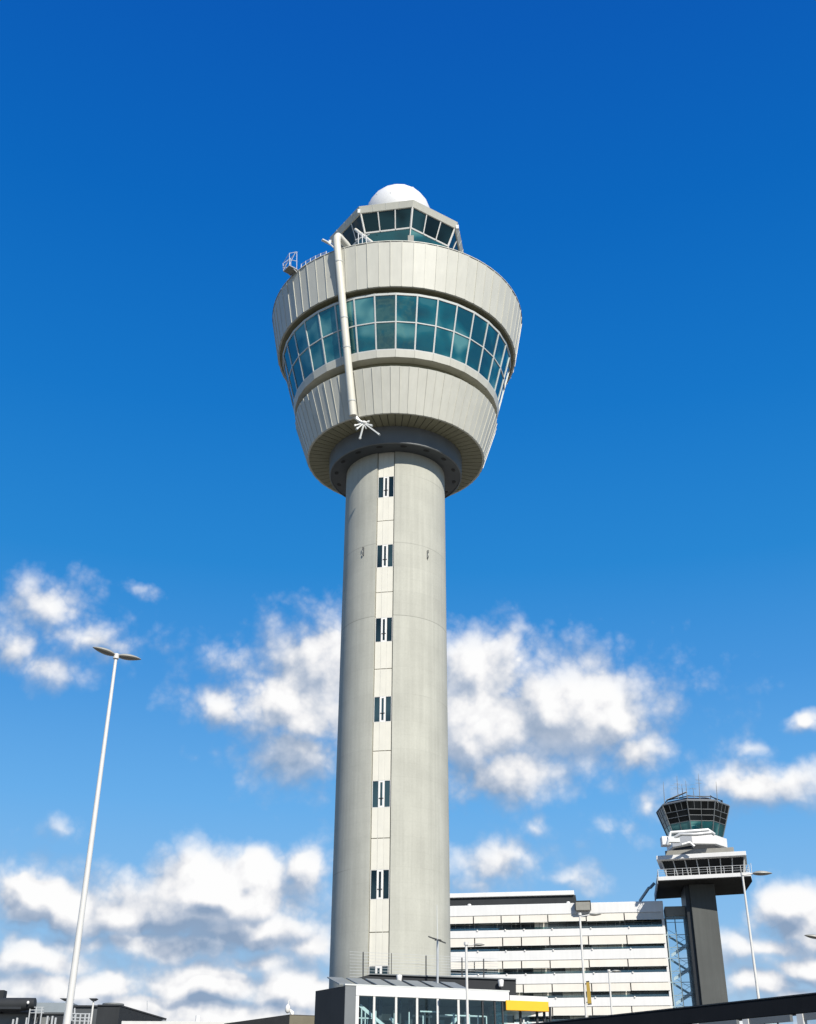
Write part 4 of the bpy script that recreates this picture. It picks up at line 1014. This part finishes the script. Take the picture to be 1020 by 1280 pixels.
SKY_STOPS = [(0.0, (0.3903, 0.4755, 0.5595)), (0.085, (0.2917, 0.427, 0.5706)), (0.161, (0.1769, 0.3684, 0.6046)), (0.252, (0.0979, 0.3031, 0.5931)), (0.345, (0.0458, 0.222, 0.5271)), (0.437, (0.0137, 0.1741, 0.4705)), (0.554, (0.0043, 0.1304, 0.4223)), (0.682, (0.0011, 0.0959, 0.3727)), (0.783, (0.0011, 0.074, 0.3389)), (1.0, (0.0011, 0.0433, 0.2318))]
# ================================================================== light and sky
SUN_AZ, SUN_EL = R(23), R(37)          # azimuth to the right of straight behind the viewer
sd = Vector((math.sin(SUN_AZ)*math.cos(SUN_EL), -math.cos(SUN_AZ)*math.cos(SUN_EL), math.sin(SUN_EL)))
ld = bpy.data.lights.new('sun', 'SUN'); ld.energy = 5.0; ld.angle = R(.55); ld.color = (1, .95, .86)
so = bpy.data.objects.new('sun', ld); COL.objects.link(so); so.rotation_euler = sd.to_track_quat('Z', 'Y').to_euler()

world = bpy.data.worlds.new('World'); scene.world = world; world.use_nodes = True
nt = world.node_tree; N = nt.nodes; LK = nt.links
bg = N['Background']; bg.inputs['Strength'].default_value = 1.0
class E_:
    """tiny expression builder on node sockets"""
    def __init__(s, tree): s.t = tree
    def m(s, op, *a, clamp=False):
        n = s.t.nodes.new('ShaderNodeMath'); n.operation = op; n.use_clamp = clamp
        for i, v in enumerate(a):
            if isinstance(v, (int, float)): n.inputs[i].default_value = v
            else: s.t.links.new(v, n.inputs[i])
        return n.outputs[0]
    def v(s, op, *a):
        n = s.t.nodes.new('ShaderNodeVectorMath'); n.operation = op
        for i, x in enumerate(a):
            if isinstance(x, tuple): n.inputs[i].default_value = x
            elif isinstance(x, (int, float)): n.inputs['Scale'].default_value = x
            else: s.t.links.new(x, n.inputs['Scale'] if (op=='SCALE' and i==1) else n.inputs[i])
        return n.outputs['Value'] if op in ('LENGTH','DOT_PRODUCT','DISTANCE') else n.outputs[0]
    def smooth(s, x, a, b, o0=0.0, o1=1.0):
        n = s.t.nodes.new('ShaderNodeMapRange'); n.interpolation_type = 'SMOOTHSTEP'
        for i, v in enumerate((x, a, b, o0, o1)):
            if isinstance(v, (int, float)): n.inputs[i].default_value = v
            else: s.t.links.new(v, n.inputs[i])
        return n.outputs[0]
    def noise(s, vec, scale, detail, rough=.55, lac=2.0):
        n = s.t.nodes.new('ShaderNodeTexNoise'); n.inputs['Scale'].default_value = scale; n.inputs['Detail'].default_value = detail
        n.inputs['Roughness'].default_value = rough; n.inputs['Lacunarity'].default_value = lac
        s.t.links.new(vec, n.inputs['Vector']); return n
    def mix(s, f, a, b):
        n = s.t.nodes.new('ShaderNodeMix'); n.data_type = 'RGBA'
        for k, v in ((0,f),(6,a),(7,b)):
            if isinstance(v, (int, float)): n.inputs[k].default_value = v
            elif isinstance(v, tuple): n.inputs[k].default_value = v
            else: s.t.links.new(v, n.inputs[k])
        return n.outputs[2]
# ---- cloud field as a node group: direction -> thickness
g = bpy.data.node_groups.new('cloud_field', 'ShaderNodeTree')
g.interface.new_socket('Direction', in_out='INPUT', socket_type='NodeSocketVector')
g.interface.new_socket('Thickness', in_out='OUTPUT', socket_type='NodeSocketFloat')
g.interface.new_socket('Grey', in_out='OUTPUT', socket_type='NodeSocketFloat')
g.interface.new_socket('Body', in_out='OUTPUT', socket_type='NodeSocketFloat')
gi = g.nodes.new('NodeGroupInput'); go_ = g.nodes.new('NodeGroupOutput'); e = E_(g)
D = gi.outputs[0]
sx = g.nodes.new('ShaderNodeSeparateXYZ'); g.links.new(D, sx.inputs[0])
az = e.m('ARCTAN2', sx.outputs[0], sx.outputs[1]); el = e.m('ARCSINE', sx.outputs[2])
cb_ = g.nodes.new('ShaderNodeCombineXYZ'); g.links.new(az, cb_.inputs[0]); g.links.new(el, cb_.inputs[1])
wn = e.noise(D, 22, 3, .5); wv = e.v('SUBTRACT', wn.outputs['Color'], (.5,.5,.5))
wv = e.v('MULTIPLY', wv, (.05,.032,0))
P = e.v('ADD', cb_.outputs[0], wv)
def blob(b, base):
    a0, e0, w, h, s = b
    q = e.v('MULTIPLY_ADD', P, (1/w,1/h,0), (-a0/w,-e0/h,0))
    return e.m('MULTIPLY_ADD', e.v('LENGTH', q), -base*s, s)
Fm = None
for b in BLOBS:
    f = blob(b, .80)
    Fm = f if Fm is None else e.m('SMOOTH_MAX', Fm, f, .12)
# invented clouds beyond the known ones, added to whiten ambient light and glass reflections
absaz = e.m('ABSOLUTE', az)
big = e.noise(D, 4.2, 2, .5)
gen = e.m('MULTIPLY_ADD', big.outputs['Fac'], 5.0, -2.62)
gen = e.m('ADD', gen, e.m('MULTIPLY', el, -.9))
gen = e.m('MINIMUM', gen, 1.0)
mask = e.m('MULTIPLY', e.smooth(absaz, .44, .56), e.smooth(el, .75, .5))
gen = e.m('SUBTRACT', gen, e.m('MULTIPLY', e.m('SUBTRACT', 1.0, mask), 4.0))
Fm = e.m('MAXIMUM', Fm, gen)
fb = e.noise(D, 24, 9, .565)
vo = g.nodes.new('ShaderNodeTexVoronoi'); vo.feature = 'F1'; vo.inputs['Scale'].default_value = 42; vo.inputs['Detail'].default_value = 2.6
vo.inputs['Roughness'].default_value = .55; vo.inputs['Lacunarity'].default_value = 2.2
g.links.new(e.v('ADD', D, e.v('MULTIPLY', wv, (.35,.35,.35))), vo.inputs['Vector'])
puff = e.m('MULTIPLY_ADD', vo.outputs['Distance'], -.30, .36)
T = e.m('ADD', e.m('ADD', Fm, puff), e.m('MULTIPLY_ADD', fb.outputs['Fac'], .95, -.42))
Gm = None
for b in GREYS:
    f = blob(b, 1.0)
    Gm = f if Gm is None else e.m('SMOOTH_MAX', Gm, f, .1)
Gm = e.m('ADD', Gm, e.m('MULTIPLY_ADD', fb.outputs['Fac'], .5, -.25))
g.links.new(T, go_.inputs[0]); g.links.new(Gm, go_.inputs[1]); 
lo_n = e.noise(D, 16, 2.5, .5)
g.links.new(e.m('ADD', e.m('MULTIPLY', Fm, .8), e.m('ADD', e.m('MULTIPLY', lo_n.outputs['Fac'], 1.5), e.m('MULTIPLY', vo.outputs['Distance'], -.16))), go_.inputs[2])
g.interface.new_socket('Mass', in_out='OUTPUT', socket_type='NodeSocketFloat'); g.links.new(Fm, go_.inputs[3])

e = E_(nt)
tc = N.new('ShaderNodeTexCoord'); Dv = tc.outputs['Generated']
Dn = e.v('NORMALIZE', Dv)
def field(vec):
    n = N.new('ShaderNodeGroup'); n.node_tree = g; LK.new(vec, n.inputs[0]); return n
f0 = field(Dn)
f1 = field(e.v('NORMALIZE', e.v('ADD', Dn, (.007, -.003, .013))))
T0, T1 = f0.outputs[0], f1.outputs[0]
sep = N.new('ShaderNodeSeparateXYZ'); LK.new(Dn, sep.inputs[0])
# ---- clear sky: Nishita, graded by elevation to the deep polarised blue of the photograph
sky = N.new('ShaderNodeTexSky'); sky.sky_type = 'NISHITA'; sky.sun_disc = False
sky.sun_elevation = SUN_EL; sky.sun_rotation = math.atan2(sd.x, sd.y)
ramp = N.new('ShaderNodeValToRGB'); cr = ramp.color_ramp; cr.interpolation = 'EASE'
stops = SKY_STOPS
cr.elements[0].position = stops[0][0]; cr.elements[0].color = (*stops[0][1], 1)
cr.elements[1].position = stops[-1][0]; cr.elements[1].color = (*stops[-1][1], 1)
for p, c in stops[1:-1]: x = cr.elements.new(p); x.color = (*c, 1)
cr.interpolation = 'LINEAR'
LK.new(sep.outputs[2], ramp.inputs[0])
nish = e.v('SCALE', sky.outputs[0], .05)
blue = e.mix(.96, nish, ramp.outputs[0])
# ---- clouds lit from the upper right
soft = e.smooth(f0.outputs[3], .35, .9, .62, .19)
alpha = e.m('MULTIPLY', e.smooth(T0, .0, soft), e.smooth(f0.outputs[3], -.05, .6, .5, 1.0))
body = e.m('SUBTRACT', f0.outputs[2], f1.outputs[2])
fine = e.m('SUBTRACT', T0, T1)
core = e.smooth(T0, .1, 1.3)
lit = e.m('ADD', e.m('ADD', .43, e.m('MULTIPLY', e.m('MINIMUM', e.m('MAXIMUM', body, -.28), .3), 1.15)), e.m('MULTIPLY_ADD', fine, .25, e.m('MULTIPLY', core, .42)))
lit = e.m('SUBTRACT', lit, e.m('MULTIPLY', e.m('MAXIMUM', f0.outputs[1], 0.0), .75), clamp=True)
cr2 = N.new('ShaderNodeValToRGB'); c2 = cr2.color_ramp
c2.elements[0].position = 0; c2.elements[0].color = (.19,.26,.37,1)
c2.elements[1].position = 1; c2.elements[1].color = (.70,.70,.70,1)
for p, c in ((.35,(.33,.38,.465)),(.62,(.51,.53,.57)),(.82,(.64,.64,.65))): x = c2.elements.new(p); x.color = (*c, 1)
LK.new(lit, cr2.inputs[0])
col = e.mix(alpha, blue, cr2.outputs[0])
LK.new(col, bg.inputs['Color'])
world.cycles.sampling_method = 'MANUAL'; world.cycles.sample_map_resolution = 512
